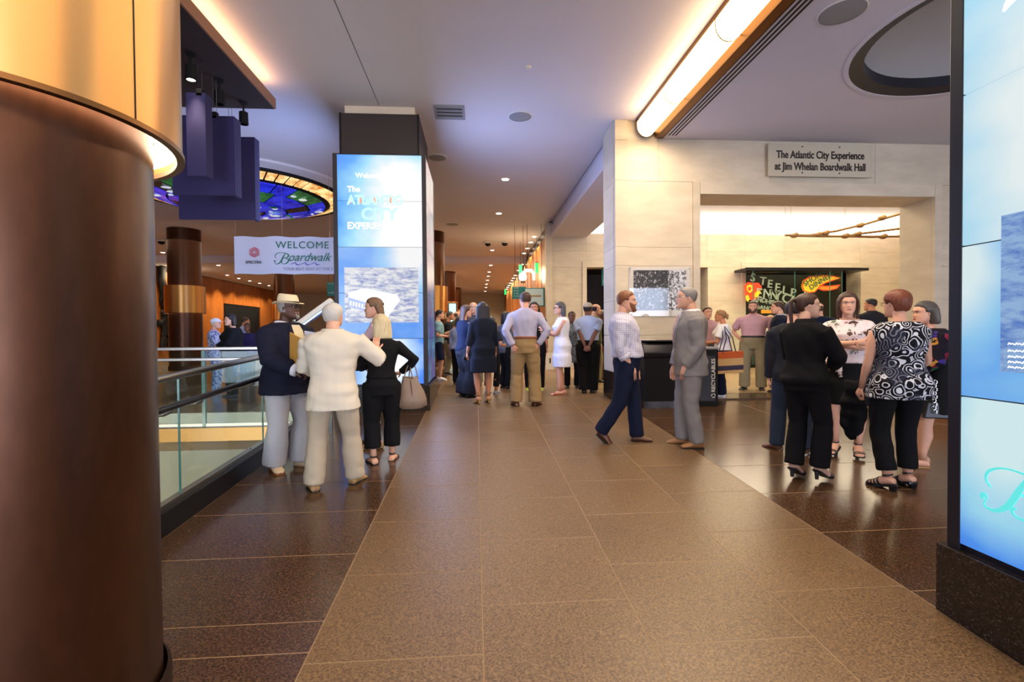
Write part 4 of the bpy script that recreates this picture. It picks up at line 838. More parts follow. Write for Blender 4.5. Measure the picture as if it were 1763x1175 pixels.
# ---- bronze clad columns with gold light collars
def column(x, y, zf, label, r=.485, R=.585, z0=2.31, z1=3.2, ztop=5.08):
    t = empty('bronze_column', (x, y, 0), 0, label, 'column', 'round bronze columns with gold light collars'); t['kind'] = 'thing'; t.rotation_euler = (0, 0, 0)
    g = Geo(); lathe(g, [(r + .03, zf - .05), (r + .03, zf + .12), (r + .015, zf + .14)]); mob('base_ring', g, M['dark_bronze'], t, smooth=True)
    g = Geo(); lathe(g, [(r, zf - .05), (r, ztop)], n=64); mob('shaft', g, M['column_bronze'], t, smooth=True)
    g = Geo(); lathe(g, [(R - .006, z0), (R, z0 + .004), (R, z1), (R - .012, z1), (R - .012, z0 + .01), (R - .006, z0)], n=72); sh = mob('gold_collar', g, M['gold_metal'], t, smooth=True)
    g = Geo(); lathe(g, [(R + .008, z0 - .012), (R + .008, z0 + .006), (R - .02, z0 + .006), (R - .02, z0 - .012), (R + .008, z0 - .012)], n=72); mob('rim', g, M['bronze_metal'], sh, smooth=True)
    for a in (-.175, -1.75, 1.4, 2.97):
        g = Geo(); g.box((math.cos(a) * (R + .0005), math.sin(a) * (R + .0005), (z0 + z1) / 2), (.001, .0022, (z1 - z0) / 2 - .01), R=np.array([[math.cos(a), -math.sin(a), 0], [math.sin(a), math.cos(a), 0], [0, 0, 1]])); mob('seam', g, M['black_paint'], sh)
    g = Geo(); lathe(g, [(r + .004, z0 + .05), (R - .014, z0 + .035), (R - .014, z0 + .06), (r + .004, z0 + .06)], n=64); mob('light_ring', g, M['ring_glow'], t, smooth=True)
    g = Geo(); lathe(g, [(r + .02, z1 - .12), (R - .02, z1 - .12), (R - .02, z1 - .11), (r + .02, z1 - .11)], n=64); mob('light_ring', g, M['cove_strip'], t, smooth=True)
    return t
column(-1.73, 1.89, .09, 'bronze column with gold collar filling the left edge, nearest the camera')
column(-9.65, 17.2, .43, 'bronze column with gold collar beyond the railing, left of the welcome banner')
column(-9.75, 26.0, .43, 'dark bronze column whose foot shows just below the welcome banner', ztop=4.76)
column(-1.57, 17.4, .43, 'bronze column with gold collar just right of the far video tower')
column(-1.53, 26.0, .43, 'second bronze column right of the far video tower, beside a lit totem', ztop=4.76)
column(-1.53, 35.0, .43, 'third and farthest bronze column of the row right of the far video tower', ztop=4.76)
# ---- long luminous trough along the step of the ceiling
t = empty('ceiling_light', (2.86, 0, 0), 0, 'long half-round warm ceiling light in a bronze frame', 'light')
segs = [-5.9, -4.0, -2.1, -.2, 1.7, 3.55, 5.35, 6.85, 8.02]
prof = [(-.185, 5.075)] + [(-.035 - .150 * math.cos(a), 4.97 - .175 * math.sin(a)) for a in np.linspace(.0, PI * .90, 14)] 
for a, b in zip(segs[:-1], segs[1:]):
    g = Geo(); pts = prof; n = len(pts); poly = pts + [(.10, 5.07)]
    prism(g, [(p, q) for p, q in poly], a + .006, b - .006); o = mob('diffuser', g, M['warm_diffuser'], t, smooth=True)
    g = Geo(); out_ = [(p * 1.03 - .0, q - .004) for p, q in prof]
    prism(g, [(-.035 + (p + .035) * 1.03, 4.97 + (q - 4.97) * 1.025) for p, q in poly], b - .006, b + .006); mob('joint_band', g, M['bronze_metal'], t)
g = Geo(); prism(g, [(-.205, 5.08), (-.205, 5.035), (-.188, 5.03), (-.186, 5.08)], -6, 8.03); mob('side_frame', g, M['bronze_metal'], t)
g = Geo(); prism(g, [(.10, 5.08), (.10, 4.87), (.13, 4.785), (.245, 4.775), (.245, 5.08)], -6, 8.03); mob('side_frame', g, M['bronze_metal'], t, bevel=.003)
v = empty('slot_vent', (3.15, 0, 4.8), 0, 'three dark slots of a linear air vent beside the long ceiling light', 'vent')
for k in range(3): box('slot', M['black_paint'], .025 + k * .055, .045 + k * .055, -6, 7.95, -.006, .004, v)
# ---- round and square ceiling fittings
def ceiling_disc(name, x, y, z, r, label, cat, group, mat='ceiling_smooth', grill=True):
    t = empty(name, (x, y, z), 0, label, cat, group); g = Geo(); lathe(g, [(.001, -.012), (r * .9, -.014), (r, -.008), (r, .002)], n=32); mob('grille', g, M[mat], t, smooth=True)
    g = Geo(); lathe(g, [(r, -.012), (r + .012, -.006), (r + .012, .002)], n=32); mob('rim', g, M['white_paint'], t, smooth=True); return t
plain('grille_grey', '8a8888', .8)
for x, y, z, r, l in ((3.72, 4.79, 4.8, .21, 'round grey ceiling speaker beside the circular recess'), (.74, 8.01, 5.08, .18, 'round grey ceiling speaker right of the far video tower, nearer one'), (-.74, 9.96, 5.08, .18, 'round grey ceiling speaker half hidden by the video tower'), (-.73, 16.0, 5.08, .2, 'small round ceiling speaker far off, near the column collar')):
    ceiling_disc('ceiling_speaker', x, y, z, r, l, 'speaker', 'ceiling speakers', 'grille_grey')
t = empty('ceiling_vent', (-.39, 7.92, 5.078), 0, 'square louvred air vent in the ceiling beside the video tower', 'vent')
box('vent_frame', M['grille_grey'], -.24, .24, -.25, .25, -.012, .004, t)
for k in range(7): box('louvre', M['charcoal_frame'] if k % 2 else M['grille_grey'], -.2, .2, -.21 + k * .06, -.18 + k * .06, -.018, -.010, t)
for i, (x, y, l) in enumerate(((.71, 6.53, 'small sprinkler cap in the ceiling above the walkway'), (2.9, 6.2, ''))[:1]):
    t = empty('sprinkler', (x, y, 5.08), 0, l, 'sprinkler'); g = Geo(); lathe(g, [(.001, -.02), (.035, -.018), (.045, -.004), (.045, .002)], n=20); mob('cap', g, M['white_paint'], t, smooth=True)
dl_near = [(919.8, 407.7), (913.9, 417.5), (907.9, 427.8), (902.3, 436.3), (858.9, 367.7), (847.5, 431), (870, 309)]
dl_far = [(898.9, 455.3), (892.6, 465.9), (887, 474.4), (884, 479.2), (881.5, 483.3), (879, 487.5), (876.4, 491.5), (874, 495), (872, 498), (844.9, 457), (842.4, 468.5), (840.7, 475.8), (839.5, 482.6), (837.8, 489.4), (836.7, 495.3), (835.6, 501.6), (376, 457), (391, 474), (411, 479.5), (430, 484), (463, 492), (478, 495), (447, 488)]
dl_near += [(280.6, 435), (307.8, 452)]
ORD = ['nearest', 'second', 'third', 'fourth', 'fifth', 'sixth', 'seventh', 'eighth', 'farthest']
dl_lab = ['%s lit downlight of the corridor-side row before the ceiling drops' % ORD[k] for k in range(4)] + ['bright downlight above the middle of the walkway, the larger one', 'small downlight between the dome cameras and the ceiling drop', 'dim small downlight right of the video tower, nearest of all', 'bright downlight above the left bronze column, over the wooden wall', 'second bright downlight left of the left bronze column']
dl_lab += ['%s lit downlight of the corridor-side row beyond the ceiling drop' % ORD[k] for k in range(9)] + ['%s small lit downlight of the middle row beyond the ceiling drop' % ORD[k] for k in range(7)] + ['%s lit downlight along the left wooden wall, under the banner' % ORD[k] for k in range(7)]
def spot(loc, power, ang=70, col=(1, .82, .6), blend=.6, size=.06, rot=(0, 0, 0)):
    l = bpy.data.lights.new('downlight_lamp', 'SPOT'); l.energy = power; l.spot_size = math.radians(ang); l.spot_blend = blend; l.color = col; l.shadow_soft_size = size; o = bpy.data.objects.new('downlight_lamp', l); COL.objects.link(o); o.location = loc; o.rotation_euler = rot; return o
dlm = None
for k, (px, py) in enumerate(dl_near + dl_far):
    z = 5.08 if k < len(dl_near) else 4.76
    p = atZ(px, py, z); t = empty('downlight', (p[0], p[1], z), 0, dl_lab[k], 'downlight', 'downlights of the nearer ceiling' if z > 5 else 'downlights of the far ceiling')
    if dlm is None:
        g = Geo(); lathe(g, [(.075, -.006), (.095, -.006), (.095, .002)], n=20); a = mob('trim_ring', g, M['white_paint'], t, smooth=True); g = Geo(); lathe(g, [(.001, -.010), (.075, -.008), (.075, .0)], n=20); b = mob('lamp', g, M['downlight_glow'], t, smooth=True); dlm = (a, b)
    else: copyo(dlm[0], t); copyo(dlm[1], t)
    spot((p[0], p[1], z - .03), 240 if p[1] < 20 else 420, 120)
for px, py, l in ((840, 417.5, 'black dome camera on the far ceiling, left one of the pair'), (869, 417, 'black dome camera on the far ceiling, right one of the pair'), (278, 414, 'black dome camera on the ceiling over the wooden wall')):
    p = atZ(px, py, 5.08); t = empty('dome_camera', (p[0], p[1], 5.08), 0, l, 'camera', 'dome cameras'); g = Geo(); lathe(g, [(.14, 0), (.14, -.04), (.12, -.05)], n=20); mob('housing', g, M['white_paint'], t, smooth=True); g = Geo(); g.ell(np.array([0, 0, -.05]), (.12, .12, .11), 16, 8); mob('dome', g, M['black_paint'], t, smooth=True)
for k in range(13): spot((-13.75, 16.5 + k * 1.75, 4.68 if 16.5 + k * 1.75 > 22.7 else 4.98), 75, 75, (1, .72, .42), .5, .05, (0, math.radians(14), 0))
# ---- dark suspended soffit with cove light on the left
t = empty('dark_soffit', (-2.8, 0, 0), 0, 'dark suspended ceiling raft with a glowing warm edge, upper left', 'ceiling raft')
g = Geo(); prism(g, [(0, 4.75), (0, 4.89), (-.06, 4.89), (-.06, 4.80), (-5.2, 4.80), (-5.2, 4.75)], -2, 7.22); mob('raft', g, M['dark_panel'], t)
g = Geo(); bx(g, .0, .02, -2, 7.22, 4.752, 4.892); mob('edge_fascia', g, M['fascia_wood'], t)
g = Geo(); bx(g, -.14, -.03, -2, 7.10, 4.90, 4.915); mob('cove_lamp', g, M['cove_strip'], t)
for y in (1.2, 3.2, 5.2, 6.9): g = Geo(); bx(g, -1.5, -1.48, y, y + .02, 4.8, 5.08); mob('hanger', g, M['black_paint'], t)
def can_light(px, py, label, lit):
    p = atZ(px, py, 4.75); t = empty('spotlight', (p[0], p[1], 4.75), 0, label, 'spotlight', 'spotlights under the dark raft'); g = Geo(); lathe(g, [(.05, 0), (.05, -.02), (.012, -.02), (.012, -.14)], n=16); mob('stem', g, M['black_paint'], t, smooth=True)
    g = Geo(); lathe(g, [(.001, -.14), (.055, -.14), (.06, -.30), (.045, -.30)], n=20); h_ = mob('can', g, M['black_paint'], t, smooth=True)
    if lit: g = Geo(); lathe(g, [(.001, -.292), (.046, -.292), (.046, -.286)], n=20); mob('lamp', g, M['downlight_glow'], t, smooth=True); spot((p[0], p[1], 4.4), 60, 60)
can_light(328, 92, 'black can spotlight with glowing lamp under the dark raft', True); can_light(377, 138, 'black can spotlight under the dark raft, middle one, unlit', False); can_light(419, 176, 'small black spotlight near the far edge of the dark raft', False)
for px0, px1, py0, py1, Y, d, l in ((322, 353, 160, 303, 5.95, .10, 'narrow purple felt ceiling baffle, nearest of the three'), (297, 403, 200, 335, 6.3, .12, 'middle purple felt ceiling baffle of the three'), (308, 438, 236, 377, 6.95, .10, 'lowest and farthest purple felt ceiling baffle of the three')):
    a, b = atY(px0, py1, Y), atY(px1, py0, Y); t = empty('felt_baffle', ((a[0] + b[0]) / 2, Y, a[2]), .0, l, 'acoustic panel', 'purple acoustic baffles'); w, hh = (b[0] - a[0]) / 2, b[2] - a[2]
    box('board', M['purple_felt'], -w, w, 0, .05, 0, hh, t, bevel=.004); box('back_board', M['purple_felt'], w - .05, w, .05, .05 + d, 0, hh, t, bevel=.004)
    cx_ = w * .35; box('clamp', M['black_paint'], cx_ - .03, cx_ + .03, .0, .06, hh - .03, hh + .05, t)
    for s_ in (-.02, .02): g = Geo(); g.tube([(cx_ + s_, .03, hh + .04), (cx_ + s_, .03, 4.75 - a[2])], [.003, .003], 6); mob('cable', g, M['chrome'], t)
# ---- stained glass dome in the far ceiling
t = empty('stained_glass_dome', (-5.6, 12.4, 5.08), 0, 'large round stained glass dome in blue with a yellow border', 'stained glass')
def glass_em(name, c1, c2, es):
    q = NT(name); geo = q.n('ShaderNodeNewGeometry').outputs[0]; n_ = q.n('ShaderNodeTexNoise', ins={0: geo, 2: 3.5, 3: 4., 4: .7}).outputs[0]; rnd = q.n('ShaderNodeObjectInfo').outputs['Random']
    c = q.ramp(n_, [(.35, srgb(c1)), (.65, srgb(c2))]); q.set(col=c, rough=.15, emit=c, es=es); M[name] = q.m
glass_em('blue_glass', '0c1090', '2a38e0', .75); glass_em('yellow_glass', 'b86a14', 'ffe6a0', 1.3); glass_em('green_glass', '0c3a28', '2a7a3a', .6); glass_em('pale_glass', '8a9ac8', 'e8ecd8', .8); glass_em('dark_glass', '101018', '2a2a30', .2)
g = Geo(); lathe(g, [(2.62, 0), (2.62, -.05), (2.36, -.10), (2.36, 0)], n=72); mob('plaster_ring', g, M['ceiling_plaster'], t, smooth=True)
g = Geo(); lathe(g, [(2.36, -.10), (2.36, -.16), (2.30, -.16), (2.30, -.06)], n=72); mob('lead_ring', g, M['black_paint'], t, smooth=True)
zd = lambda r: -.14 - .42 * (1 - (r / 2.3) ** 2)
rnd = random.Random(4); NR = 60
def pane(r0, r1, a0, a1, mat, nm):
    g = Geo(); e = .02; ps = []
    for (r, a) in ((r0 + e, a0 + e / max(r0, .2)), (r1 - e, a0 + e / r1), (r1 - e, a1 - e / r1), (r0 + e, a1 - e / max(r0, .2))): ps.append((r * math.cos(a), r * math.sin(a), zd(r)))
    g.add(ps + [(x, y, z + .02) for x, y, z in ps], [(0, 1, 2, 3), (7, 6, 5, 4), (0, 4, 5, 1), (1, 5, 6, 2), (2, 6, 7, 3), (3, 7, 4, 0)]); mob(nm, g, M[mat], t)
for k in range(NR): pane(1.98, 2.29, 2 * PI * k / NR, 2 * PI * (k + 1) / NR, 'yellow_glass', 'yellow_pane')
for r0, r1, n in ((1.5, 1.9, 24), (1.0, 1.5, 18), (.5, 1.0, 12), (.06, .5, 6)):
    for k in range(n):
        u = rnd.random(); pane(r0, r1, 2 * PI * k / n, 2 * PI * (k + 1) / n, 'blue_glass' if u < .72 else ('green_glass' if u < .86 else 'dark_glass'), 'blue_pane' if u < .72 else 'green_pane')
for k in range(26):
    r = rnd.uniform(.3, 1.8); a = rnd.uniform(0, 2 * PI); g = Geo(); g.ell(np.array([r * math.cos(a), r * math.sin(a), zd(r) - .01]), (rnd.uniform(.04, .13), rnd.uniform(.04, .09), .02), 8, 4); mob('glass_blossom', g, M['pale_glass'] if k % 3 else M['green_glass'], t, smooth=True)
g = Geo()
rr = [(0, -.60), (.5, zd(.5)), (1, zd(1)), (1.5, zd(1.5)), (1.94, zd(1.94)), (2.3, zd(2.3))]
lathe(g, [(r_ + .001, z + .03) for r_, z in rr], n=48); mob('lead_backing', g, M['black_paint'], t, smooth=True)
# ---- welcome banner
def cloth_banner():
    p = atY(404, 472, 11.); q_ = atY(573, 409, 11.); t = empty('welcome_banner', (p[0], 11., p[2]), 0, 'white vinyl welcome banner with green lettering hung from the ceiling', 'banner'); hgt = .80; Wd = 4.1
    g = Geo(); nx = 60; top = []; vs = []
    for k in range(nx + 1):
        x = Wd * k / nx; sag = .012 * math.sin(x * 9); dy = .02 * math.sin(x * 5.1); vs += [(x, dy, -.0 + sag * .6), (x, dy * .6, hgt + sag)]
    n = len(vs); vs += [(x, y + .004, z) for x, y, z in vs]; fs = []
    for k in range(nx): a = 2 * k; fs += [(a, a + 2, a + 3, a + 1), (n + a, n + a + 1, n + a + 3, n + a + 2), (a, n + a, n + a + 2, a + 2), (a + 1, a + 3, n + a + 3, n + a + 1)]
    g.add(vs, fs); mob('vinyl_sheet', g, M['banner_vinyl'], t, smooth=True)
    for x in (.03, 1.0, 2.0, 3.0, 4.07): g = Geo(); g.tube([(x, 0, hgt), (x, 0, 5.07 - p[2])], [.003, .003], 5); mob('cord', g, M['chrome'], t)
    A = lambda px, py: (atY(px, py, 11.)[0] - p[0], -.03, atY(px, py, 11.)[2] - p[2])
    text('lettering', 'WELCOME TO', M['print_green'], .215, A(475.5, 428), (PI / 2, 0, 0), t, .001, spacing=1.12); text('lettering', 'SPECTRA', M['print_black'], .075, A(424, 454), (PI / 2, 0, 0), t, .001, bold=.03, spacing=1.1)
    text('lettering', 'oardwalk Hall', M['print_green'], .26, A(496, 450), (PI / 2, 0, 0), t, .001, shear=.45, sx=.92); text('lettering', 'YOUR BEST SEAT AT THE S', M['print_grey'], .092, A(488, 466), (PI / 2, 0, 0), t, .001, sx=.95)
    c = A(480, 455); g = Geo(); script_b(g, .23, lambda u, v, d: (c[0] + u + .03, -.03 + d * .3, c[2] + v)); mob('swash_letter', g, M['print_green'], t)
    for k in range(3): c = A(500 + 17 * k, 456); g = Geo(); ribbon(g, [(0, 0), (.06, .02), (.12, .05), (.13, .0), (.17, -.01), (.22, .0)], [.006, .012, .012, .02, .02, .004], lambda u, v, d: (c[0] + u, -.03 + d * .3, c[2] + v)); mob('wave', g, M['print_blue'], t)
    c = A(439, 435)
    for r_ in (.105, .075, .045):
        g = Geo(); pts = [(r_ * math.sin(PI / 3 * i), r_ * math.cos(PI / 3 * i)) for i in range(7)]
        for a, b in zip(pts[:-1], pts[1:]): g.tube([(c[0] + a[0], -.03, c[2] + a[1]), (c[0] + b[0], -.03, c[2] + b[1])], [.008, .008], 4)
        mob('hexagon_mark', g, M['print_red'], t)
plain('banner_vinyl', 'c8c4cc', .6); plain('print_green', '1e6a50', .6); plain('print_black', '2a2426', .6); plain('print_grey', '8a8496', .6); plain('print_blue', '3a38a0', .6); plain('print_red', 'd05a60', .6)
cloth_banner()
# ---- sign and framed picture on the limestone wall
plain('sign_letter', '2e2420', .5); plain('acrylic_sheet', 'c4b8a2', .12, 0, .6)
p, q_ = atY(1323, 303, 8.0), atY(1502, 250, 8.0); t = empty('wall_sign', ((p[0] + q_[0]) / 2, 8.02, p[2]), 0, 'clear acrylic sign with dark letters above the wide doorway', 'sign'); w = (q_[0] - p[0]) / 2; hh = q_[2] - p[2]
box('acrylic_sheet', M['acrylic_sheet'], -w, w, -.012, .0, 0, hh, t, bevel=.002)
text('lettering', 'The Atlantic City Experience', M['sign_letter'], .175, (0, -.016, hh * .56), (PI / 2, 0, 0), t, .004, 'CENTER', bold=.022, sx=.76); text('lettering', 'at Jim Whelan Boardwalk Hall', M['sign_letter'], .175, (0, -.016, hh * .20), (PI / 2, 0, 0), t, .004, 'CENTER', bold=.022, sx=.76)
for x in (-.33, .33):
    for z in (.06, hh - .05): g = Geo(); g.tube([(x, .08, z), (x, -.03, z)], [.014, .014], 12); mob('standoff_bolt', g, M['chrome'], t, smooth=True)
q = NT('speckled_photo'); co = q.coord(); v_ = q.n('ShaderNodeTexNoise', ins={0: co, 2: 28., 3: 6., 4: .75}).outputs[0]; sx_ = q.n('ShaderNodeSeparateXYZ', ins={0: co}).outputs[0]; n2 = q.math('MULTIPLY', q.math('LESS_THAN', sx_, .14), .10); q.set(col=q.ramp(q.math('ADD', v_, n2), [(.47, srgb('e0e0e4')), (.56, srgb('1c1c20'))]), rough=.5); M['speckled_photo'] = q.m
p, q_ = atY(1084, 545, 8.05), atY(1190, 460, 8.05); t = empty('framed_picture', ((p[0] + q_[0]) / 2, 8.10, p[2]), 0, 'speckled black and white picture behind glossy acrylic on the pier', 'picture'); w = (q_[0] - p[0]) / 2; hh = q_[2] - p[2]
box('mount', M['white_paint'], -w, w, -.012, 0, 0, hh, t); box('print', M['speckled_photo'], -w + .08, w - .07, -.016, -.012, .10, hh - .05, t)
box('cover_sheet', M['picture_glass'], -w, w, -.045, -.040, -.0, hh, t)
for x in (-w + .02, w - .02):
    for z in (.02, hh - .02): g = Geo(); g.tube([(x, 0, z), (x, -.052, z)], [.01, .01], 10); mob('standoff_bolt', g, M['chrome'], t, smooth=True)
# ---- desk and recycling bin below the picture
t = empty('black_desk', (2.98, 7.78, .385), 0, 'black reception desk with a sloping hood in front of the limestone pier', 'desk')
box('body', M['black_paint'], -.36, .36, -.24, .24, -.01, .78, t, bevel=.01); box('plinth', M['black_granite'], -.38, .38, -.26, .25, -.012, .10, t, bevel=.004)
g = Geo(); prism(g, [(-.25, .78), (-.27, .86), (-.22, .98), (-.08, 1.03), (.24, 1.04), (.24, .78)], -.38, .38, ax=0); mob('hood', g, M['near_black_frame'], t, bevel=.012, smooth=True)
box('brochure_tray', M['charcoal_frame'], -.3, .3, -.20, .2, 1.035, 1.055, t, bevel=.004)
o = box('leaflet', M['white_paint'], -.02, .22, -.14, .14, 0, .012); o.location = (2.62, 7.80, 1.44); o.rotation_euler = (0, 0, .1); tag(o, 'flat cream leaflet lying on top of the black desk', 'leaflet')
t = empty('recycling_bin', (3.62, 7.80, .388), 0, 'tall black recycling bin with white RECYCLABLES lettering up its edge', 'bin')
box('body', M['black_paint'], -.24, .21, -.22, .22, -.01, .90, t, bevel=.006); box('lid', M['grille_grey'], -.25, .22, -.23, .23, .90, .935, t, bevel=.006); box('door_seam', M['near_black_frame'], -.2, .16, -.224, -.218, .08, .8, t)
text('lettering', 'RECYCLABLES', M['white_paint'], .085, (.155, -.226, .22), (PI / 2, -PI / 2, 0), t, .002, bold=.012)
for k in range(3): a = k * 2 * PI / 3; g = Geo(); b0 = np.array([.128, -.226, .165]); g.tube([b0 + .03 * np.array([math.cos(a + q_), 0, math.sin(a + q_)]) for q_ in np.linspace(0, 1.5, 5)], [.007] * 5, 5); mob('recycling_arrow', g, M['white_paint'], t)
# ---- balustrade of the ramp
def railing(label, xs, ys, group, side):
    """glass railing along a straight line of points (x, y)"""
    t = empty('glass_railing', (0, 0, 0), 0, label, 'railing', group); return t
t = railing('glass railing with two steel rails along the sloping walkway', 0, 0, 'glass railings', 0); X0 = -2.17
ya, yb = 2.35, 6.85
g = Geo(); prism(g, [(ya, .05 * ya - .04), (yb, .05 * yb - .04), (yb, .05 * yb + .165), (ya, .05 * ya + .165)], X0 - .12, X0, ax=0); mob('kerb', g, M['dark_steel'], t, bevel=.004)
g = Geo(); prism(g, [(ya, .05 * ya + .165), (yb, .05 * yb + .165), (yb, .05 * yb + .20), (ya, .05 * ya + .20)], X0 - .095, X0 - .035, ax=0); mob('glass_shoe', g, M['brushed_steel'], t)
gy = [2.40, 4.02 - .0, 5.32, 6.82]
P1, P2 = atX(316, 700, -2.2)[1], atX(458, 700, -2.2)[1]; gy = [2.40, P1, P2, 6.82]
for a, b in zip(gy[:-1], gy[1:]):
    g = Geo(); prism(g, [(a + .006, .05 * a + .19), (b - .006, .05 * b + .19), (b - .006, .05 * b + 1.06), (a + .006, .05 * a + 1.06)], X0 - .071, X0 - .059, ax=0); mob('glass_pane', g, M['clear_glass'], t)
for b in gy[1:-1]: box('pane_joint', M['glass_edge'], X0 - .072, X0 - .058, b - .003, b + .003, .05 * b + .19, .05 * b + 1.06, t)
g = Geo(); g.tube([(X0 - .065, ya, .05 * ya + 1.085), (X0 - .065, yb, .05 * yb + 1.085)], [(.028, .022)] * 2, 12); mob('top_rail', g, M['bronze_metal'] if 0 else M['brushed_steel'], t, smooth=True)
g = Geo(); g.tube([(X0 + .05, ya, .05 * ya + .90), (X0 + .05, yb - .1, .05 * yb + .90)], [(.024, .03)] * 2, 14); hr = mob('handrail', g, M['dark_steel'], t, smooth=True)
for y in (2.9, 3.62, 4.0, 4.9, 5.8, 6.5): g = Geo(); g.tube([(X0 - .10, y, .05 * y + .84), (X0 - .02, y, .05 * y + .84), (X0 + .04, y, .05 * y + .87)], [.012] * 3, 8); mob('bracket', g, M['chrome'], t, smooth=True); 
for y in (3.3, 5.0): g = Geo(); g.tube([(X0 - .066, y, .05 * y + .185), (X0 - .05, y, .05 * y + .215)], [.012, .012], 8); mob('fixing_stud', g, M['chrome'], t)
t = railing('glass railing across the far side of the stair opening', 0, 0, 'glass railings', 0)
zf_ = .345
for k in range(5):
    xa = -9.4 + k * 1.44; box('glass_pane', M['clear_glass'], xa + .01, xa + 1.43, 6.876, 6.888, zf_ - .05, 1.36, t); box('rail_post', M['glass_edge'], xa - .02, xa + .02, 6.86, 6.90, zf_ - .01, 1.37, t)
box('top_rail', M['brushed_steel'], -9.5, -2.25, 6.855, 6.91, 1.375, 1.42, t, bevel=.008); box('lower_rail', M['brushed_steel'], -9.5, -2.25, 6.84, 6.87, 1.235, 1.275, t, bevel=.006)
box('glass_shoe', M['brushed_steel'], -9.5, -2.25, 6.865, 6.90, zf_, zf_ + .05, t)
# slanting pale rail behind the two men
a, b = atY(507, 568, 6.4), atY(573, 520, 6.4); t = empty('stair_rail', (0, 0, 0), 0, 'slanting pale rail with a green glass edge behind the man in the straw hat', 'railing'); g = Geo()
d = (b - a) / np.linalg.norm(b - a); nrm = np.array([-d[2], 0, d[0]])

for off0, off1, m, nm in ((.0, .055, 'white_paint', 'rail_cap'), (-.014, .0, 'glass_edge', 'glass_edge'), (-.032, -.014, 'brushed_steel', 'lower_trim')):
    g = Geo(); prism(g, [tuple((a + nrm * off0)[[0, 2]]), tuple((b + nrm * off0)[[0, 2]]), tuple((b + nrm * off1)[[0, 2]]), tuple((a + nrm * off1)[[0, 2]])], 6.36, 6.46); mob(nm, g, M[m], t)
for s_ in (.1, .9): c_ = a + (b - a) * s_; box('rail_post', M['brushed_steel'], c_[0] - .02, c_[0] + .02, 6.39, 6.43, .30 if s_ > .5 else -1., c_[2], t)
# ---- exhibit: glass case, signs inside, knotted ropes
t = empty('display_case', (10.8, 15.2, .43), 0, 'tall dark glass display case with a steel canopy in the exhibit hall', 'display case')
plain('case_back', '35322a', .7)
a, b = atY(1283, 466, 14.7), atY(1494, 460, 14.7); xa, xb = a[0] - 10.8, b[0] - 10.8; zt = a[2] - .43
box('canopy', M['dark_steel'], xa, xb, -.55, .15, zt, zt + .08, t); box('back_panel', M['case_back'], xa + .02, xb - .9, .6, .7, 0, zt, t); box('case_floor', M['black_paint'], xa, xb - .8, -.5, .6, -.01, .1, t)
n = 4; xs = [xa + .01, xa + .25, xa + 1.6, xa + 2.75, xb - .85]
for p, q_ in zip(xs[:-1], xs[1:]): box('glass_pane', M['clear_glass'], p + .005, q_ - .005, -.50, -.488, .1, zt, t); box('pane_joint', M['glass_edge'], q_ - .008, q_ + .008, -.505, -.485, .1, zt, t)
box('glass_pane', M['clear_glass'], xs[-1] - .012, xs[-1], -.48, .5, .1, zt, t)
plain('neon_yellow', 'f0b828', .5, emit='e8b830', es=.7); plain('neon_red', 'd03020', .5, emit='e84418', es=1.1); plain('neon_orange', 'f08828', .5, emit='e88828', es=.6); plain('letter_metal', 'c4beb4', .4, .2); plain('letter_green', '3a6a58', .5)
YS = 15.0
def outline(name, pts, mat, th, par, y=YS, red=True, grow=1.12):
    P = [atY(px, py, y) for px, py in pts]; c = sum(P) / len(P); g = Geo(); prism(g, [(p_[0], p_[2]) for p_ in P], y, y + th); mob(name, g, M[mat], par)
    if red:
        g = Geo(); g.tube([p_ + np.array([0, -.01, 0]) for p_ in P + [P[0], P[1]]], [.018] * (len(P) + 2), 6); mob('neon_tube', g, M['neon_red'], par, smooth=True)
cl = empty('neon_sign', (0, 0, 0), 0, 'yellow lobster claw sign edged in red neon inside the glass case', 'sign')
outline('claw_plate', [(1381, 493), (1384, 483), (1395, 477), (1412, 475), (1430, 475), (1446, 479), (1434, 483), (1422, 487), (1414, 491), (1408, 497), (1402, 503), (1392, 504), (1384, 501)], 'neon_yellow', .05, cl)
outline('pincer_plate', [(1411, 492), (1418, 493), (1430, 493), (1446, 491), (1440, 497), (1428, 500), (1416, 500), (1409, 497)], 'neon_orange', .05, cl)
p = atY(1386, 494, YS - .03); text('lettering', 'SHORE', M['letter_green'], .24, tuple(p), (PI / 2, -.55, 0), cl, .005, bold=.01); p = atY(1396, 500, YS - .03); text('lettering', 'DINNERS', M['letter_green'], .23, tuple(p), (PI / 2, -.55, 0), cl, .005, bold=.01)
bd = empty('painted_badge', (0, 0, 0), 0, 'red and yellow painted carnival badge at the left end of the glass case', 'sign')
outline('red_plate', [(1282, 492), (1288, 486), (1296, 487), (1306, 487), (1312, 494), (1308, 504), (1306, 512), (1298, 518), (1290, 516), (1284, 508)], 'neon_red', .04, bd, red=False)
outline('yellow_scroll', [(1286, 493), (1291, 490), (1297, 493), (1296, 501), (1291, 505), (1286, 500)], 'neon_yellow', .02, bd, y=YS - .04, red=False); outline('yellow_scroll', [(1300, 505), (1306, 500), (1310, 503), (1304, 512), (1299, 512)], 'neon_yellow', .02, bd, y=YS - .04, red=False)
outline('red_eye', [(1289, 495), (1292, 494), (1294, 497), (1291, 501), (1288, 499)], 'neon_red', .02, bd, y=YS - .06, red=False)
outline('yellow_scroll', [(1284, 510), (1288, 508), (1291, 515), (1288, 520), (1285, 517)], 'neon_yellow', .02, bd, y=YS - .04, red=False)
lt = empty('marquee_letters', (0, 0, 0), 0, 'raised grey marquee letters on the back of the glass case', 'letters')
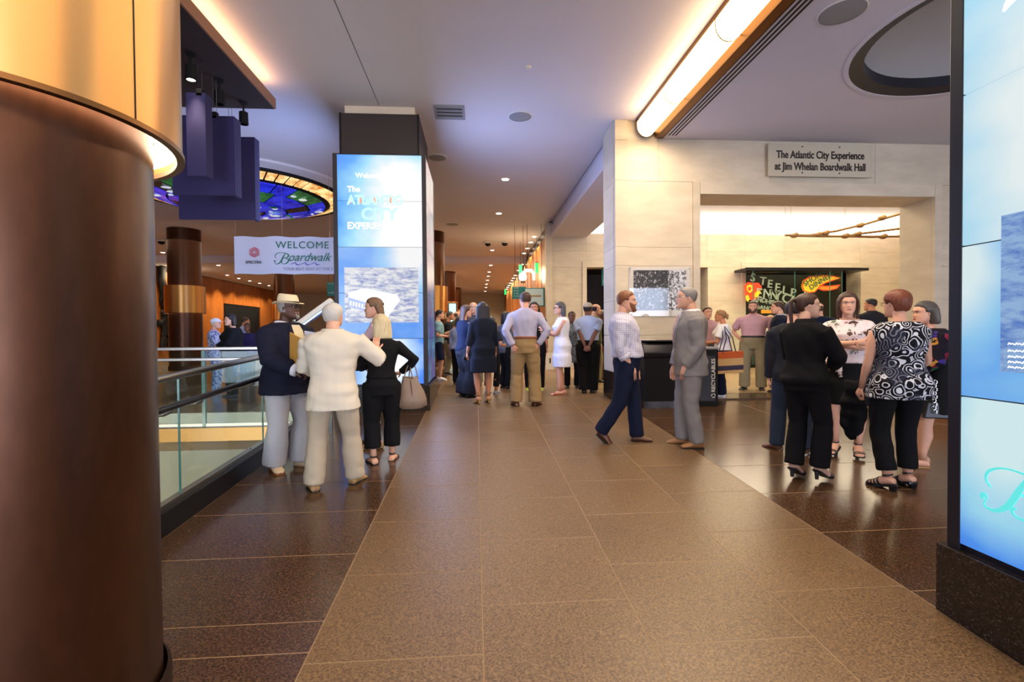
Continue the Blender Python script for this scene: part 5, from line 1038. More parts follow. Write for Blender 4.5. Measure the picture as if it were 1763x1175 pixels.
for s_, px, py, sz in (('S', 1291, 484, .36), ('T', 1307, 490, .36), ('E', 1320, 495, .36), ('E', 1333, 501, .36), ('L', 1346, 506, .36), ('P', 1360, 510, .36), ('E', 1300, 512, .42), ('N', 1312, 513, .42), ('N', 1322, 514, .42), ('Y', 1332, 516, .42), ('C', 1345, 521, .42), ('A', 1357, 524, .42), ('N', 1368, 527, .42), ('D', 1382, 515, .36), ('AND', 1296, 519, .2), ('HIS', 1318, 523, .2), ('DANCING', 1300, 532, .19)):
    p = atY(px, py, YS); text('letter', s_, M['letter_metal'], sz, tuple(p), (PI / 2, .12, 0), lt, .015, bold=.012)
p = atY(1308, 540, YS + .1); box('red_strip', M['neon_orange'], p[0], p[0] + .35, YS, YS + .03, p[2], p[2] + .11, lt)
plain('hemp', '9a7448', .9)
for k, (pts, l) in enumerate((([(1352, 405), (1395, 405), (1440, 398), (1490, 386), (1548, 369)], 'upper knotted hemp rope strung under the exhibit ceiling'), ([(1455, 407), (1478, 403), (1510, 399), (1548, 394)], 'middle knotted hemp rope strung under the exhibit ceiling'), ([(1362, 406), (1410, 407), (1460, 407), (1500, 408), (1548, 407)], 'lowest knotted hemp rope, nearly level, under the exhibit ceiling'))):
    P = [atY(px, py, 11.) for px, py in pts]; d = P[-1] - P[-2]; P.append(P[-1] + d * 2.5); P[-1][0] = min(P[-1][0], 14.3); r = empty('knotted_rope', tuple(P[0]), 0, l, 'rope', 'knotted ropes'); O = P[0].copy(); P = [p_ - O for p_ in P]
    if k == 0: P = P
    g = Geo(); g.tube(P, [.028] * len(P), 8); mob('rope', g, M['hemp'], r, smooth=True)
    for px, py in {0: [(1421, 402), (1480, 389), (1518, 376)], 1: [(1476, 404)], 2: [(1367, 406), (1407, 405), (1455, 407), (1520, 408)]}[k]:
        q_ = atY(px, py, 11.) - O; g = Geo(); g.ell(q_, (.10, .06, .055), 10, 6); g.ell(q_ + np.array([.05, 0, .02]), (.05, .07, .06), 8, 6); mob('knot', g, M['hemp'], r, smooth=True)
    for e_, r2 in ((P[-1], .01), (P[0], .004)): g = Geo(); g.tube([e_, np.array([e_[0], e_[1], 5.1 - O[2]])], [r2, r2], 6); mob('hanger', g, M['hemp'], r)
def stanchion(x, y, label):
    t = empty('stanchion', (x, y, .43), 0, label, 'stanchion', 'belt stanchions'); g = Geo(); lathe(g, [(.001, .0), (.17, 0), (.17, .015), (.03, .03), (.001, .03)], n=24); mob('base', g, M['black_paint'], t, smooth=True); g = Geo(); lathe(g, [(.03, .02), (.03, .95), (.04, .96), (.04, 1.0), (.001, 1.0)], n=16); mob('post', g, M['black_paint'], t, smooth=True)
p = fl(1273, 639); stanchion(p[0], 14.4, 'black belt stanchion between the tote bag and the polo shirt'); 
t = box('dark_bench', M['dark_steel'], 0, 1.1, 0, .40, 0, .38, bevel=.01); p = atZ(1245, 632, .43); t.location = (7.5, 14.85, .43); tag(t, 'low dark bench against the back wall behind the tote bag', 'bench')
t = empty('wood_cabinet', (8.62, 7.85, .385), 0, 'narrow brown wooden cabinet against the wall beside the right-hand video tower', 'cabinet'); p, q_ = atY(1622, 683, 7.7), atY(1640, 597, 7.7)
box('body', M['cherry_wood'], p[0] - 8.62, .3, -.2, .2, .10, q_[2] - .385, t, bevel=.006); box('plinth', M['black_paint'], p[0] - 8.60, .3, -.18, .18, -.01, .10, t)
# ---- hanging signs, globe sconces, totems, sculptures far off
plain('teal_sign', '0e6a68', .5); plain('monitor_face', '9aa49c', .3, emit='9aa49c', es=.35); plain('cyan_totem', 'a8ecf8', .4, emit='a8f0ff', es=1.3)
def hang(t, x, z): g = Geo(); g.tube([(x, 0, z), (x, 0, 5.08 - t.location[2])], [.006, .006], 6); mob('hanger', g, M['black_paint'], t)
def wayfinder(px0, py0, px1, py1, Y, label, rows=4):
    a, b = atY(px0, py1, Y), atY(px1, py0, Y); t = empty('wayfinding_sign', (a[0], Y, a[2]), 0, label, 'sign', 'teal hanging signs'); w, hh = b[0] - a[0], b[2] - a[2]; box('panel', M['teal_sign'], 0, w, 0, .06, 0, hh, t, bevel=.01)
    for k in range(rows): z = hh * (.18 + .66 * k / max(rows - 1, 1)); text('lettering', '> 10%d' % k if 0 else '<- 1 0', M['white_paint'], hh * .15, (w * .12, -.008, z), (PI / 2, 0, 0), t, .003, bold=.01)
    hang(t, w * .2, hh); hang(t, w * .8, hh); return t
wayfinder(882, 494, 906, 515, 16.2, 'teal hanging sign with white arrows partly behind the grey monitor'); wayfinder(301, 496, 314, 521, 19.5, 'teal hanging sign with white rows beside the left bronze column'); wayfinder(563, 486, 578, 510, 18, 'blue-green hanging sign at the left edge of the far video tower', 2)
wayfinder(1036, 463, 1050, 492, 15.8, 'teal sign inside the dark doorway left of the limestone pier', 2)
a, b = atY(903, 528, 15.9), atY(938, 496, 15.9); t = empty('hanging_monitor', (a[0], 15.9, a[2]), 0, 'grey information monitor in a teal frame hanging before the corridor', 'monitor'); w, hh = b[0] - a[0], b[2] - a[2]
box('frame', M['teal_sign'], 0, w, 0, .08, 0, hh, t, bevel=.01); box('display', M['monitor_face'], .03, w - .05, -.01, 0, .03, hh - .03, t); box('caption_bar', M['hemp'], .1, w - .12, -.014, -.01, hh * .52, hh * .60, t); box('caption_bar', M['white_paint'], .2, w - .2, -.014, -.01, hh * .12, hh * .2, t); hang(t, .1, hh); hang(t, w - .1, hh)
def exit_sign(px, py, Y, label): p = atY(px, py, Y); t = empty('exit_sign', (p[0], Y, p[2]), 0, label, 'exit sign', 'green exit signs'); box('lit_panel', M['green_exit'], -.05, .05, -.15, .15, -.17, .17, t); box('top_plate', M['brushed_steel'], -.06, .06, -.16, .16, .17, .20, t); hang(t, 0, .2)
exit_sign(896, 465, 19., 'green exit sign hanging above the grey monitor'); exit_sign(870, 503, 33., 'green exit sign far down the corridor'); exit_sign(924, 462, 18.2, 'green exit sign close to the corridor wall')
def sconce(p, sgn, label):
    t = empty('globe_lamp', tuple(p), 0, label, 'wall lamp', 'globe wall lamps'); g = Geo(); g.ell(np.array([0., 0, 0]), (.15, .15, .16), 20, 12); mob('globe', g, M['opal_globe'], t, smooth=True)
    g = Geo(); g.tube([(0, 0, .12), (sgn * .12, 0, .24), (sgn * .32, 0, .24), (sgn * .42, 0, .12), (sgn * .42, 0, -.12)], [.05, .06, .06, .05, .04], 10); mob('swan_neck', g, M['opal_globe'], t, smooth=True); g = Geo(); lathe(g, [(.001, -.24), (.09, -.22), (.08, -.15), (.001, -.14)], n=16); mob('finial', g, M['dark_bronze'], t, smooth=True)
    l = bpy.data.lights.new('globe_lamp_light', 'POINT'); l.energy = 60; l.color = (1, .8, .5); l.shadow_soft_size = .3; o = bpy.data.objects.new('globe_lamp_light', l); COL.objects.link(o); o.location = (p[0], p[1] - .5, p[2])
sconce(atY(900, 477, 18.5), 1, 'glowing white globe lamp on the corridor wall above the monitor'); sconce(atX(315, 475, -13.97), -1, 'glowing white globe lamp on the left wooden wall beside the column')
def totem(px0, px1, py, Y, label): a, b = atY(px0, py, Y), atY(px1, py, Y); t = empty('video_totem', ((a[0] + b[0]) / 2, Y, .43), 0, label, 'totem', 'slim lit totems'); w = (b[0] - a[0]) / 2; box('casing', M['black_paint'], -w - .04, w + .04, .0, .2, 0, a[2] - .43 + .03, t); box('lit_panel', M['cyan_totem'], -w, w, -.01, .0, .25, a[2] - .43, t)
totem(773, 785, 523, 24.6, 'slim cyan-lit totem between the two far right bronze columns'); totem(497, 508, 527, 24.8, 'slim cyan-lit totem behind the straw hat')
def sculpture(name, shapes, label):
    t = empty(name, (-14.4, 0, 0), 0, label, 'sculpture', 'black silhouette sculptures on the wooden wall')
    for nm, pts, rad in shapes:
        P = [atX(px, py, -14.3) for px, py in pts]; P = [np.array([.12, p_[1], p_[2]]) for p_ in P]; g = Geo(); g.tube(P, [(r, .09) for r in rad], 10, ref=(1, 0, 0)); mob(nm, g, M['black_paint'], t, smooth=True)
sculpture('wall_sculpture', [('neck', [(283, 452), (279, 462), (278, 480), (281, 498), (286, 506)], [.35, .30, .22, .28, .5]), ('bowl', [(278, 508), (284, 514), (291, 516), (299, 514), (301, 510)], [.35, .6, .62, .45, .2]), ('beak', [(282, 456), (287, 461), (284, 468)], [.2, .16, .05])], 'tall black saxophone-like sculpture high on the wooden wall')
sculpture('figure_sculpture', [('head', [(283, 534), (283, 539), (283, 544)], [.2, .28, .2]), ('torso', [(283, 543), (286, 556), (287, 570), (284, 582)], [.3, .38, .34, .3]), ('arm', [(283, 550), (276, 558), (270, 557), (268, 552)], [.16, .13, .12, .08]), ('leg', [(285, 578), (281, 590), (279, 603)], [.26, .2, .14]), ('leg', [(286, 578), (290, 590), (298, 598)], [.26, .2, .14])], 'black dancing figure sculpture low on the wooden wall')
t = empty('floor_sign', tuple(atZ(946, 637, .43)), 0, 'white floor-standing sign card behind the woman in the white dress', 'sign'); box('card', M['white_paint'], -.12, .14, -.01, .01, 0, .52, t); box('card_slot', M['black_paint'], .0, .04, -.014, -.01, .2, .36, t)

# ================================================================ PEOPLE
for n_, c in dict(cream_linen='d6cab6', stone_cotton='b5a48c', seersucker='a8a4a6', navy_blazer='17182a', black_cloth='121114', charcoal_cloth='24242a', white_cotton='e6e4ea', cream_shirt='d8c8a4', lavender_cotton='b4b0c8', khaki='9c8058', khaki_grey='8c8064', grey_suit='86807e', navy_cloth='141a30', pink_polo='c49aa0', pale_blue='a8b4d0', light_teal='7ea4b4', navy_short='1c2240', purple_cloth='2c2650', teal_dress='181c28', denim='2a3040', olive_cloth='56563a', gold_cotton='b89c5c', pale_pink='cdb4c0', grey_cloth='5a5a60', blue_check='20304a').items(): cloth(n_, c)
plain('brown_leather', '5a3420', .35); plain('tan_leather', '9a6a3c', .45); plain('tan_nubuck', 'a8804c', .7); plain('cream_leather', 'd0b48c', .45); plain('black_leather', '17151a', .35); plain('belt_brown', '8a4a22', .5); plain('white_rubber', 'd8d4cc', .6); plain('coral_leather', 'b4543c', .5); plain('taupe_leather', '86705e', .55); plain('silver', 'c0c0c4', .25, 1); plain('grey_sneaker', '8a8a8e', .7); plain('lime_shoe', 'c4d440', .6); plain('wristband', 'c8e0f0', .4); plain('gold_button', 'c89a40', .3, 1)
plain('manila_paper', 'c8903c', .7); plain('white_paper', 'd4d8e4', .7); plain('straw', 'dccaa4', .8, grain=.15, gs=300); plain('cork', 'b08850', .8); plain('lens_dark', '18181c', .1)
def pattern(name, fn):
    t = NT(name); fn(t); M[name] = t.m
def paisley(t):
    co = t.coord(); n_ = t.n('ShaderNodeTexNoise', ins={0: co, 2: 5., 3: 2.}).outputs[1]; c2 = t.mix(.12, co, n_, 'ADD'); v = t.n('ShaderNodeTexVoronoi', ins={0: c2, 2: 11.}).outputs[0]; w = t.math('SINE', t.math('MULTIPLY', v, 30.)); v2 = t.n('ShaderNodeTexVoronoi', ins={0: co, 2: 7.}).outputs[1]; bw = t.n('ShaderNodeRGBToBW', ins={0: v2}).outputs[0]
    col = t.ramp(w, [(.0, srgb('100f14')), (.55, srgb('d8d8e0'))], True); blob = t.math('LESS_THAN', v, .24); big = t.math('GREATER_THAN', bw, .56)
    c = t.mix(t.math('MULTIPLY', blob, big), col, srgb('e4e4ec')); c = t.mix(t.math('MULTIPLY', t.math('LESS_THAN', bw, .36), .75), c, srgb('2a2c40')); t.set(col=c, rough=.8, spec=.2)
def floral(t):
    co = t.coord(); n_ = t.n('ShaderNodeTexNoise', ins={0: co, 2: 11., 3: 5., 4: .65}).outputs[0]; n2 = t.n('ShaderNodeTexNoise', ins={0: t.coord(loc=(3, 1, 2)), 2: 9., 3: 5., 4: .6}).outputs[0]
    c = t.ramp(n_, [(.0, srgb('3a4a3c')), (.38, srgb('6a7a68')), (.43, srgb('e0cccc')), (.60, srgb('e6d6d2')), (.66, srgb('c89090'))]); c = t.mix(t.math('GREATER_THAN', n2, .575), c, srgb('54382f')); t.set(col=c, rough=.8, spec=.2)
def colourful(t):
    co = t.coord(); v = t.n('ShaderNodeTexVoronoi', ins={0: co, 2: 16.}); n_ = t.n('ShaderNodeTexNoise', ins={0: co, 2: 14., 3: 3.}).outputs[0]; r = t.n('ShaderNodeSeparateColor', ins={0: v.outputs[1]}).outputs[0]
    c = t.ramp(r, [(0, srgb('14101c')), (.42, srgb('7a1f34')), (.54, srgb('14101c')), (.64, srgb('1f5a40')), (.74, srgb('3a2a7a')), (.86, srgb('14101c')), (.94, srgb('b07a30'))], True); c = t.mix(t.math('GREATER_THAN', n_, .44), srgb('15121c'), c); t.set(col=c, rough=.9, spec=.2)
def check(t):
    co = t.coord(); s_ = t.n('ShaderNodeSeparateXYZ', ins={0: co}).outputs; a = t.math('LESS_THAN', t.math('FRACT', t.math('MULTIPLY', s_[1], 42.)), .16); b = t.math('LESS_THAN', t.math('FRACT', t.math('MULTIPLY', s_[2], 42.)), .16); d = t.math('LESS_THAN', t.math('FRACT', t.math('MULTIPLY', s_[0], 42.)), .16); m_ = t.math('MULTIPLY', t.math('ADD', a, t.math('ADD', b, d)), .32)
    fo = t.n('ShaderNodeTexNoise', ins={0: co, 2: 9., 3: 3.}).outputs[0]; t.set(col=t.mix(m_, srgb('d0cad6'), srgb('5a6898')), rough=.85, spec=.2, normal=t.bump(fo, .03, .6))
def speckle(t): n_ = t.n('ShaderNodeTexNoise', ins={0: t.coord(), 2: 45., 3: 3.}).outputs[0]; t.set(col=t.ramp(n_, [(.4, srgb('3c403c')), (.6, srgb('8a8c7e'))]), rough=.9)
def plaid_top(t): n_ = t.n('ShaderNodeTexNoise', ins={0: t.coord(), 2: 26., 3: 2.}).outputs[0]; t.set(col=t.ramp(n_, [(.4, srgb('54608a')), (.55, srgb('b0b4cc'))]), rough=.9)
pattern('paisley', paisley); pattern('floral_print', floral); pattern('colourful_knit', colourful); pattern('fine_check', check); pattern('speckled_knit', speckle); pattern('blue_print', plaid_top)

def fig(label, px, fy, face, ytop, **k):
    face += math.degrees(math.atan2(px - 820, FPX))   # face is given as seen along the line of sight
    p = fl(px, fy); heel = k.get('heel', 0.); zt = atY(px, ytop, p[1])[2]; hat = .035 if (k.get('hair') and len(k['hair']) > 2 and (k['hair'][2].get('hat'))) else 0.
    k.setdefault('h', (zt - fz(p[1]) - heel * .9 - hat) / 1.004)
    d = person(label, (p[0], p[1]), face, heel=heel, **{a: b for a, b in k.items() if a != 'heel'})
    a = -math.radians(face); R_ = np.array([[math.cos(a), -math.sin(a), 0], [math.sin(a), math.cos(a), 0], [0, 0, 1]]); O = np.array([p[0], p[1], fz(p[1])])
    d['w'] = lambda q: O + R_ @ np.array(q, float); d['R'] = R_; d['ang'] = a
    return d
def band(d, s_, mat, nm='wristband', r=.019, w=.012):
    A = d['arm'][s_]; dd = unit(A['wr'] - A['el']); g = Geo(); c = A['wr'] - dd * .02; g.tube([c - dd * w, c + dd * w], [r, r], 14); return to_obj(nm, g, mat, d['root'])
RELAX = dict(hand=(.135, .03, .455), hint=(.3, -1, 0), dir=(0, .1, -1))
HIPS = dict(hand=(.125, .02, .56), hint=(1, -.7, .1), dir=(-.45, .55, -.55), palm=(-1, 0, 0))
POCKET = dict(hand=(.115, .055, .49), hint=(.5, -1, 0), dir=(-.1, .15, -1), curl=.2)
CLASP = dict(hand=(.03, .16, .60), hint=(1, -.5, -.3), dir=(-1, .3, -.2), palm=(0, -.3, 1), curl=.6)
# --- pale-jacketed group at the railing
a = fig('stout man in straw hat, glasses, dark blazer and pale trousers beside the glass railing', 497, 806, 140, 503, build=1.28, belly=.035, skin='dark', head_turn=-14, head_nod=-3, feet=[(-.06, .03, -12, 0, 0), (.07, -.03, 22, 0, 0)],
    hair=('bald_fringe', M['hair_grey'], dict(hat=(M['straw'], M['black_cloth']), glasses=M['black_rubber'], beard=M['hair_grey'], bv=.6, bw=.55)), top=('jacket', M['navy_blazer'], dict(hem=.44, flare=.22, ease=.022, shirt=(M['cream_shirt'], None), vz=.56, collar=M['white_cotton'], cuffs=M['white_cotton'])), bottom=('trousers', M['seersucker'], dict(wide=1.18, taper=1.3)), shoe=('shoe', M['cream_leather'], M['belt_brown']),
    arms={1: dict(hand=(.10, .175, .585), hint=(.8, -1, -.3), dir=(-.7, .7, -.35), palm=(-.4, -.3, -1), curl=.6), -1: dict(hand=(.075, .20, .60), hint=(.8, -1, -.3), dir=(-.6, .7, -.5), palm=(-.2, -.5, .6), curl=.5)}, seed=1)
band(a, 1, M['wristband'], r=.032); HAT = a
A = a['arm'][1]
for k in range(3): c_ = a['arm'][1]; q_ = c_['el'] * (.28 - .06 * k) + c_['wr'] * (.72 + .06 * k) + np.array([.036, -.03, .0]); g = Geo(); g.ell(q_, (.006, .006, .006), 8, 6); to_obj('cuff_button', g, M['gold_button'], a['root'])
wv = a['w'](A['wr']) + np.array([.02, -.03, .17]); o = box('manila_envelope', M['manila_paper'], -.10, .10, -.006, .006, -.16, .16, bevel=.002); o.location = wv; o.rotation_euler = (.12, .28, -.75); tag(o, 'brown manila envelope held upright by the man in the straw hat', 'envelope')
o = box('white_papers', M['white_paper'], -.10, .10, -.004, .004, -.12, .12); o.location = wv + np.array([.13, .10, .06]); o.rotation_euler = (.1, .15, -.3); tag(o, 'white papers behind the manila envelope at the chest of the man in the hat', 'papers')
b = fig('white-haired man seen from behind in a cream jacket and stone trousers', 576, 843, 10, 519, build=1.16, skin='light', head_turn=12, head_nod=-12, lean=3, feet=[(-.105, .01, -22, 0, 0), (.095, .09, 24, 0, 0)],
    hair=('short', M['hair_white'], dict(vol=.8, nape=-.45)), top=('jacket', M['cream_linen'], dict(hem=.435, flare=.20, collar=M['cream_linen'])), bottom=('trousers', M['stone_cotton'], dict(wide=1.12, taper=1.2)), shoe=('shoe', M['tan_nubuck'], M['black_rubber']),
    arms={1: dict(hand=(.20, .17, .735), hint=(1, -.3, -1), dir=(.15, .25, 1), palm=(0, 1, .2), curl=.35), -1: dict(hand=(.06, .18, .62), hint=(1, -.6, -.4), dir=(.6, .7, .2), palm=(0, 0, -1), curl=.5)}, seed=2)
band(b, 1, M['wristband'], r=.026)
g = Geo(); g.tube([b['spine'](.55, -.088, -.004), b['spine'](.44, -.105, -.004)], [(.002, .002)] * 2, 6); to_obj('vent_seam', g, M['stone_cotton'], b['root'])
c = fig('blonde woman with a bob, all in black with cropped trousers, back to the camera', 659, 797, 352, 541, sex='f', build=1.08, skin='light', head_turn=-12, feet=[(-.06, 0, -12, 0, 0), (.07, .04, 24, 0, 0)],
    hair=('bob', M['hair_blond'], dict(vol=1.08, len=-1.35)), top=('blouse', M['black_cloth'], dict(hem=.575)), bottom=('trousers', M['black_cloth'], dict(cuff=.105, wide=1.25, taper=1.15)), shoe=('sandal', M['black_leather']),
    arms={1: dict(hand=(.13, .05, .60), hint=(1, -.5, .2), dir=(-.6, .7, -.2), palm=(-.5, 0, -.8), curl=.4), -1: dict(hand=(.05, .14, .66), hint=(.8, -.5, -.6), dir=(-.4, .6, .7), palm=(-1, 0, 0), curl=.4)}, seed=3)
# tote on her forearm
A = c['arm'][1]; m_ = c['w'](A['el'] * .72 + A['wr'] * .28); hb = empty('leather_handbag', (m_[0] + .0, m_[1] - .0, m_[2] - .47), math.radians(12), 'slouchy taupe leather handbag hanging from the blonde woman\'s forearm', 'handbag')
g = Geo(); rr = []
for z, w, d_, sh_ in ((0, .10, .05, .01), (.03, .145, .075, .01), (.10, .15, .08, .01), (.18, .125, .06, .0), (.26, .09, .035, -.01), (.31, .07, .018, -.015)): rr.append([np.array([sh_ + w * math.copysign(abs(math.cos(t_)) ** .7, math.cos(t_)) + .01 * math.sin(z * 40 + t_ * 3), d_ * math.sin(t_), z + .03 * (z > .25) * abs(math.cos(t_))]) for t_ in [2 * PI * i / 24 for i in range(24)]])
g.rings(rr); mob('bag_body', g, M['taupe_leather'], hb, smooth=True)
for dx in (-.03, .03): g = Geo(); g.tube([(-.05 + dx, dx, .31), (-.03 + dx * .6, dx, .42), (.0 + dx * .3, dx * .8, .50), (.02 + dx, dx, .42), (.045 + dx, dx, .31)], [.006] * 5, 6); mob('bag_handle', g, M['taupe_leather'], hb, smooth=True)
g = Geo(); g.tube([(.01, -.075, .06), (.0, -.06, .2), (-.01, -.03, .30)], [.006, .005, .004], 6); mob('fold_seam', g, M['brown_leather'], hb, smooth=True)
d = fig('woman with clipped long brown hair and pale pink shirt, in profile behind the blonde woman', 652, 768, 280, 512, sex='f', build=1.02, skin='light', head_nod=4, feet=[(-.06, .0, -5, 0, 0), (.05, .05, 8, 0, 0)],
    hair=('long', M['hair_ombre'], dict(len=-2.0, vol=.95)), top=('blouse', M['pale_pink'], dict(hem=.50, sleeve='long')), bottom=('trousers', M['white_cotton'], dict(cuff=.14)), shoe=('sandal', M['black_leather'], M['cork']), heel=.03,
    arms={-1: dict(hand=(.03, .22, .70), hint=(.6, -.6, -1), dir=(-.2, .5, .9), palm=(-1, 0, 0)), 1: dict(hand=(.10, .14, .58), hint=(.6, -1, 0), dir=(0, 1, .1))}, seed=4)
g = Geo(); g.ell(np.array([0, -1.0, .35]) * d['H'], (.12 * d['H'], .12 * d['H'], .16 * d['H']), 8, 6); g.v = [tuple(d['RH'] @ np.array(p) + d['hc']) for p in g.v]; to_obj('hair_clip', g, M['black_leather'], d['root'])
# --- middle group
e = fig('young man from behind, hands on hips, lavender shirt and khaki trousers', 905, 699, 2, 502, build=1.04, skin='light', head_turn=-22, head_nod=2, feet=[(-.085, 0, -20, 0, 0), (.085, 0, 24, 0, 0)],
    hair=('short', M['hair_brown'], dict(vol=.9)), top=('shirt', M['lavender_cotton'], dict(collar=M['lavender_cotton'], ease=.010)), bottom=('trousers', M['khaki'], dict(belt=M['belt_brown'], wide=1.15, taper=1.15)), shoe=('shoe', M['brown_leather']),
    arms={1: dict(hand=(.115, -.055, .535), hint=(1, -.3, .25), dir=(-.7, .2, -.8), palm=(-.3, 1, 0), curl=.3), -1: dict(hand=(.10, -.075, .53), hint=(.9, -.6, .2), dir=(-.15, .2, -1), palm=(-.3, 1, 0), curl=.3)}, seed=5)
band(e, 1, M['wristband'], r=.024)
f = fig('woman with long black hair, dark knee-length dress and tan heels, back to the camera', 833, 696, 350, 520, sex='f', build=1.08, skin='tan', heel=.06, head_turn=6, feet=[(-.055, .0, -14, 0, 0), (.055, .03, -4, 0, 0)],
    hair=('long', M['hair_dark'], dict(len=-3.4, vol=1.15, w=1.15)), top=('dress', M['teal_dress'], dict(hem=.31, sleeve='three', ease=.020, flare=.03)), shoe=('heels', M['tan_leather'], M['cork']), arms={-1: dict(hand=(.165, .02, .47), hint=(.4, -1, 0), dir=(.1, .5, -.9)), 1: RELAX}, seed=6)
band(f, -1, M['white_cotton'])
wv = f['w'](f['arm'][-1]['wr'] + np.array([-.01, .06, -.06])); o = box('phone', M['black_leather'], -.036, .036, -.004, .004, -.07, .07, bevel=.003); o.location = wv; o.rotation_euler = (.5, .2, .4); tag(o, 'black phone in the left hand of the woman with long black hair', 'phone')
fig('straight brown-haired woman in navy and wide trousers, left of the long black hair', 801, 684, 62, 525, sex='f', build=1.1, skin='light', far=True, hair=('long', M['hair_brown'], dict(len=-1.9)), top=('blouse', M['navy_cloth'], dict(hem=.5, sleeve='three')), bottom=('trousers', M['charcoal_cloth'], dict(wide=1.4, taper=1.5)), shoe=('shoe', M['black_leather']), arms={1: CLASP, -1: CLASP}, face_detail=0, seed=7)
fig('bald older man facing the camera behind the two dark-haired women', 817, 664, 200, 520, far=True, build=1.05, skin='light', hair=('bald_fringe', M['hair_white']), top=('shirt', M['grey_cloth']), bottom=('trousers', M['khaki_grey']), shoe=('shoe', M['black_leather']), seed=8)
fig('young man in light blue tee and navy shorts beside the far video tower', 756, 655, 88, 533, far=True, build=1.0, skin='light', hair=('short', M['hair_dark']), top=('tee', M['light_teal'], dict(sleeve='short', hem=.52)), bottom=('shorts', M['navy_short']), shoe=('sneaker', M['white_cotton'], M['white_rubber']), arms={1: dict(hand=(.12, .12, .62), hint=(.3, -1, -.2), dir=(0, 1, .4)), -1: dict(hand=(.05, .2, .7), hint=(.3, -1, -.5), dir=(0, .5, .8))}, seed=9)
fig('man in a charcoal top and loose khaki trousers behind the navy shorts', 774, 646, 95, 536, far=True, skin='tan', hair=('short', M['hair_saltpepper']), top=('tee', M['charcoal_cloth'], dict(hem=.52)), bottom=('trousers', M['khaki_grey'], dict(wide=1.3)), shoe=('sneaker', M['black_leather'], M['white_rubber']), feet=[(-.06, -.05, 0, 0, 0), (.06, .12, 8, 0, 0)], seed=10)
fig('bald man in a brown jacket and black trousers in front of the cyan totem', 786, 638, 70, 536, far=True, build=1.1, skin='light', hair=('bald_fringe', M['hair_saltpepper']), top=('shirt', M['olive_cloth'], dict(hem=.53)), bottom=('trousers', M['black_cloth']), shoe=('shoe', M['black_leather']), seed=11)
fig('woman in a lilac blouse half hidden behind the woman in the dark top', 791, 662, 20, 545, far=True, sex='f', build=1.2, skin='light', hair=('bob', M['hair_saltpepper']), top=('blouse', M['pale_blue'], dict(hem=.52)), bottom=('trousers', M['black_cloth']), shoe=('shoe', M['black_leather']), face_detail=0, seed=12)
fig('woman with curly dark hair, grey jacket and black trousers left of the khaki-trousered man', 870, 669, 62, 537, far=True, sex='f', build=1.12, skin='tan', hair=('curly', M['hair_dark']), top=('blouse', M['grey_cloth'], dict(hem=.46)), bottom=('trousers', M['black_cloth'], dict(wide=1.2)), shoe=('shoe', M['black_leather']), arms={1: CLASP, -1: CLASP}, seed=13)
fig('person in dark clothes and grey sneakers behind the long black hair', 846, 679, 30, 545, far=True, sex='f', build=1.15, skin='tan', hair=('short', M['hair_dark']), top=('tee', M['charcoal_cloth'], dict(sleeve='short', hem=.5)), bottom=('trousers', M['black_cloth'], dict(cuff=.1)), shoe=('sneaker', M['grey_sneaker'], M['white_rubber']), arms={1: dict(hand=(.12, .12, .63), hint=(.3, -1, 0), dir=(0, 1, 0)), -1: RELAX}, face_detail=0, seed=14)
fig('dark-haired woman in black facing the camera, almost hidden behind the khaki-trousered man', 921, 672, 185, 520, far=True, sex='f', build=1.2, skin='tan', hair=('bob', M['hair_dark'], dict(vol=1.1)), top=('blouse', M['black_cloth'], dict(hem=.5, sleeve='short')), bottom=('trousers', M['black_cloth'], dict(wide=1.2)), shoe=('sneaker', M['lime_shoe'], M['white_rubber']), seed=15)
w_ = fig('woman in glasses and a white sleeveless dress with coral sandals, in profile', 968, 679, 258, 520, sex='f', build=1.16, skin='light', feet=[(-.05, .04, -8, 0, 0), (.05, -.02, 10, 0, 0)], hair=('bob', M['hair_saltpepper'], dict(vol=1.12, len=-1.2, glasses=M['black_rubber'])), top=('dress', M['white_cotton'], dict(hem=.30, sleeve='none', ease=.012)), shoe=('sandal', M['coral_leather'], M['coral_leather']),
    arms={-1: dict(hand=(.01, .20, .70), hint=(.6, -1, -.6), dir=(0, .7, .6), palm=(-1, 0, 0), curl=.7), 1: dict(hand=(.02, .19, .68), hint=(.6, -1, -.6), dir=(-.4, .7, .5), palm=(-1, 0, 0), curl=.7)}, seed=16)
band(w_, -1, M['white_cotton'], r=.022); 
wv = w_['w'](w_['arm'][-1]['wr'] + np.array([-.02, -.03, -.14])); t = empty('sunglasses', tuple(wv), .2, 'dark sunglasses dangling from the wrist of the woman in white', 'sunglasses')
for s_ in (-1, 1): g = Geo(); g.ell(np.array([s_ * .033, 0, 0]), (.030, .005, .026), 14, 6); mob('lens', g, M['lens_dark'], t, smooth=True); g = Geo(); g.tube([(s_ * .06, 0, .01), (s_ * .055, .02, .10), (0, .02, .14)], [.003] * 3, 6); mob('temple', g, M['black_leather'], t, smooth=True)
fig('woman in a speckled grey coat and black trousers just behind the white dress', 985, 668, 175, 536, far=True, sex='f', build=1.1, skin='brown', hair=('short', M['hair_dark']), top=('dress', M['speckled_knit'], dict(hem=.33, sleeve='long')), bottom=('trousers', M['black_cloth']), shoe=('shoe', M['black_leather']), seed=17)
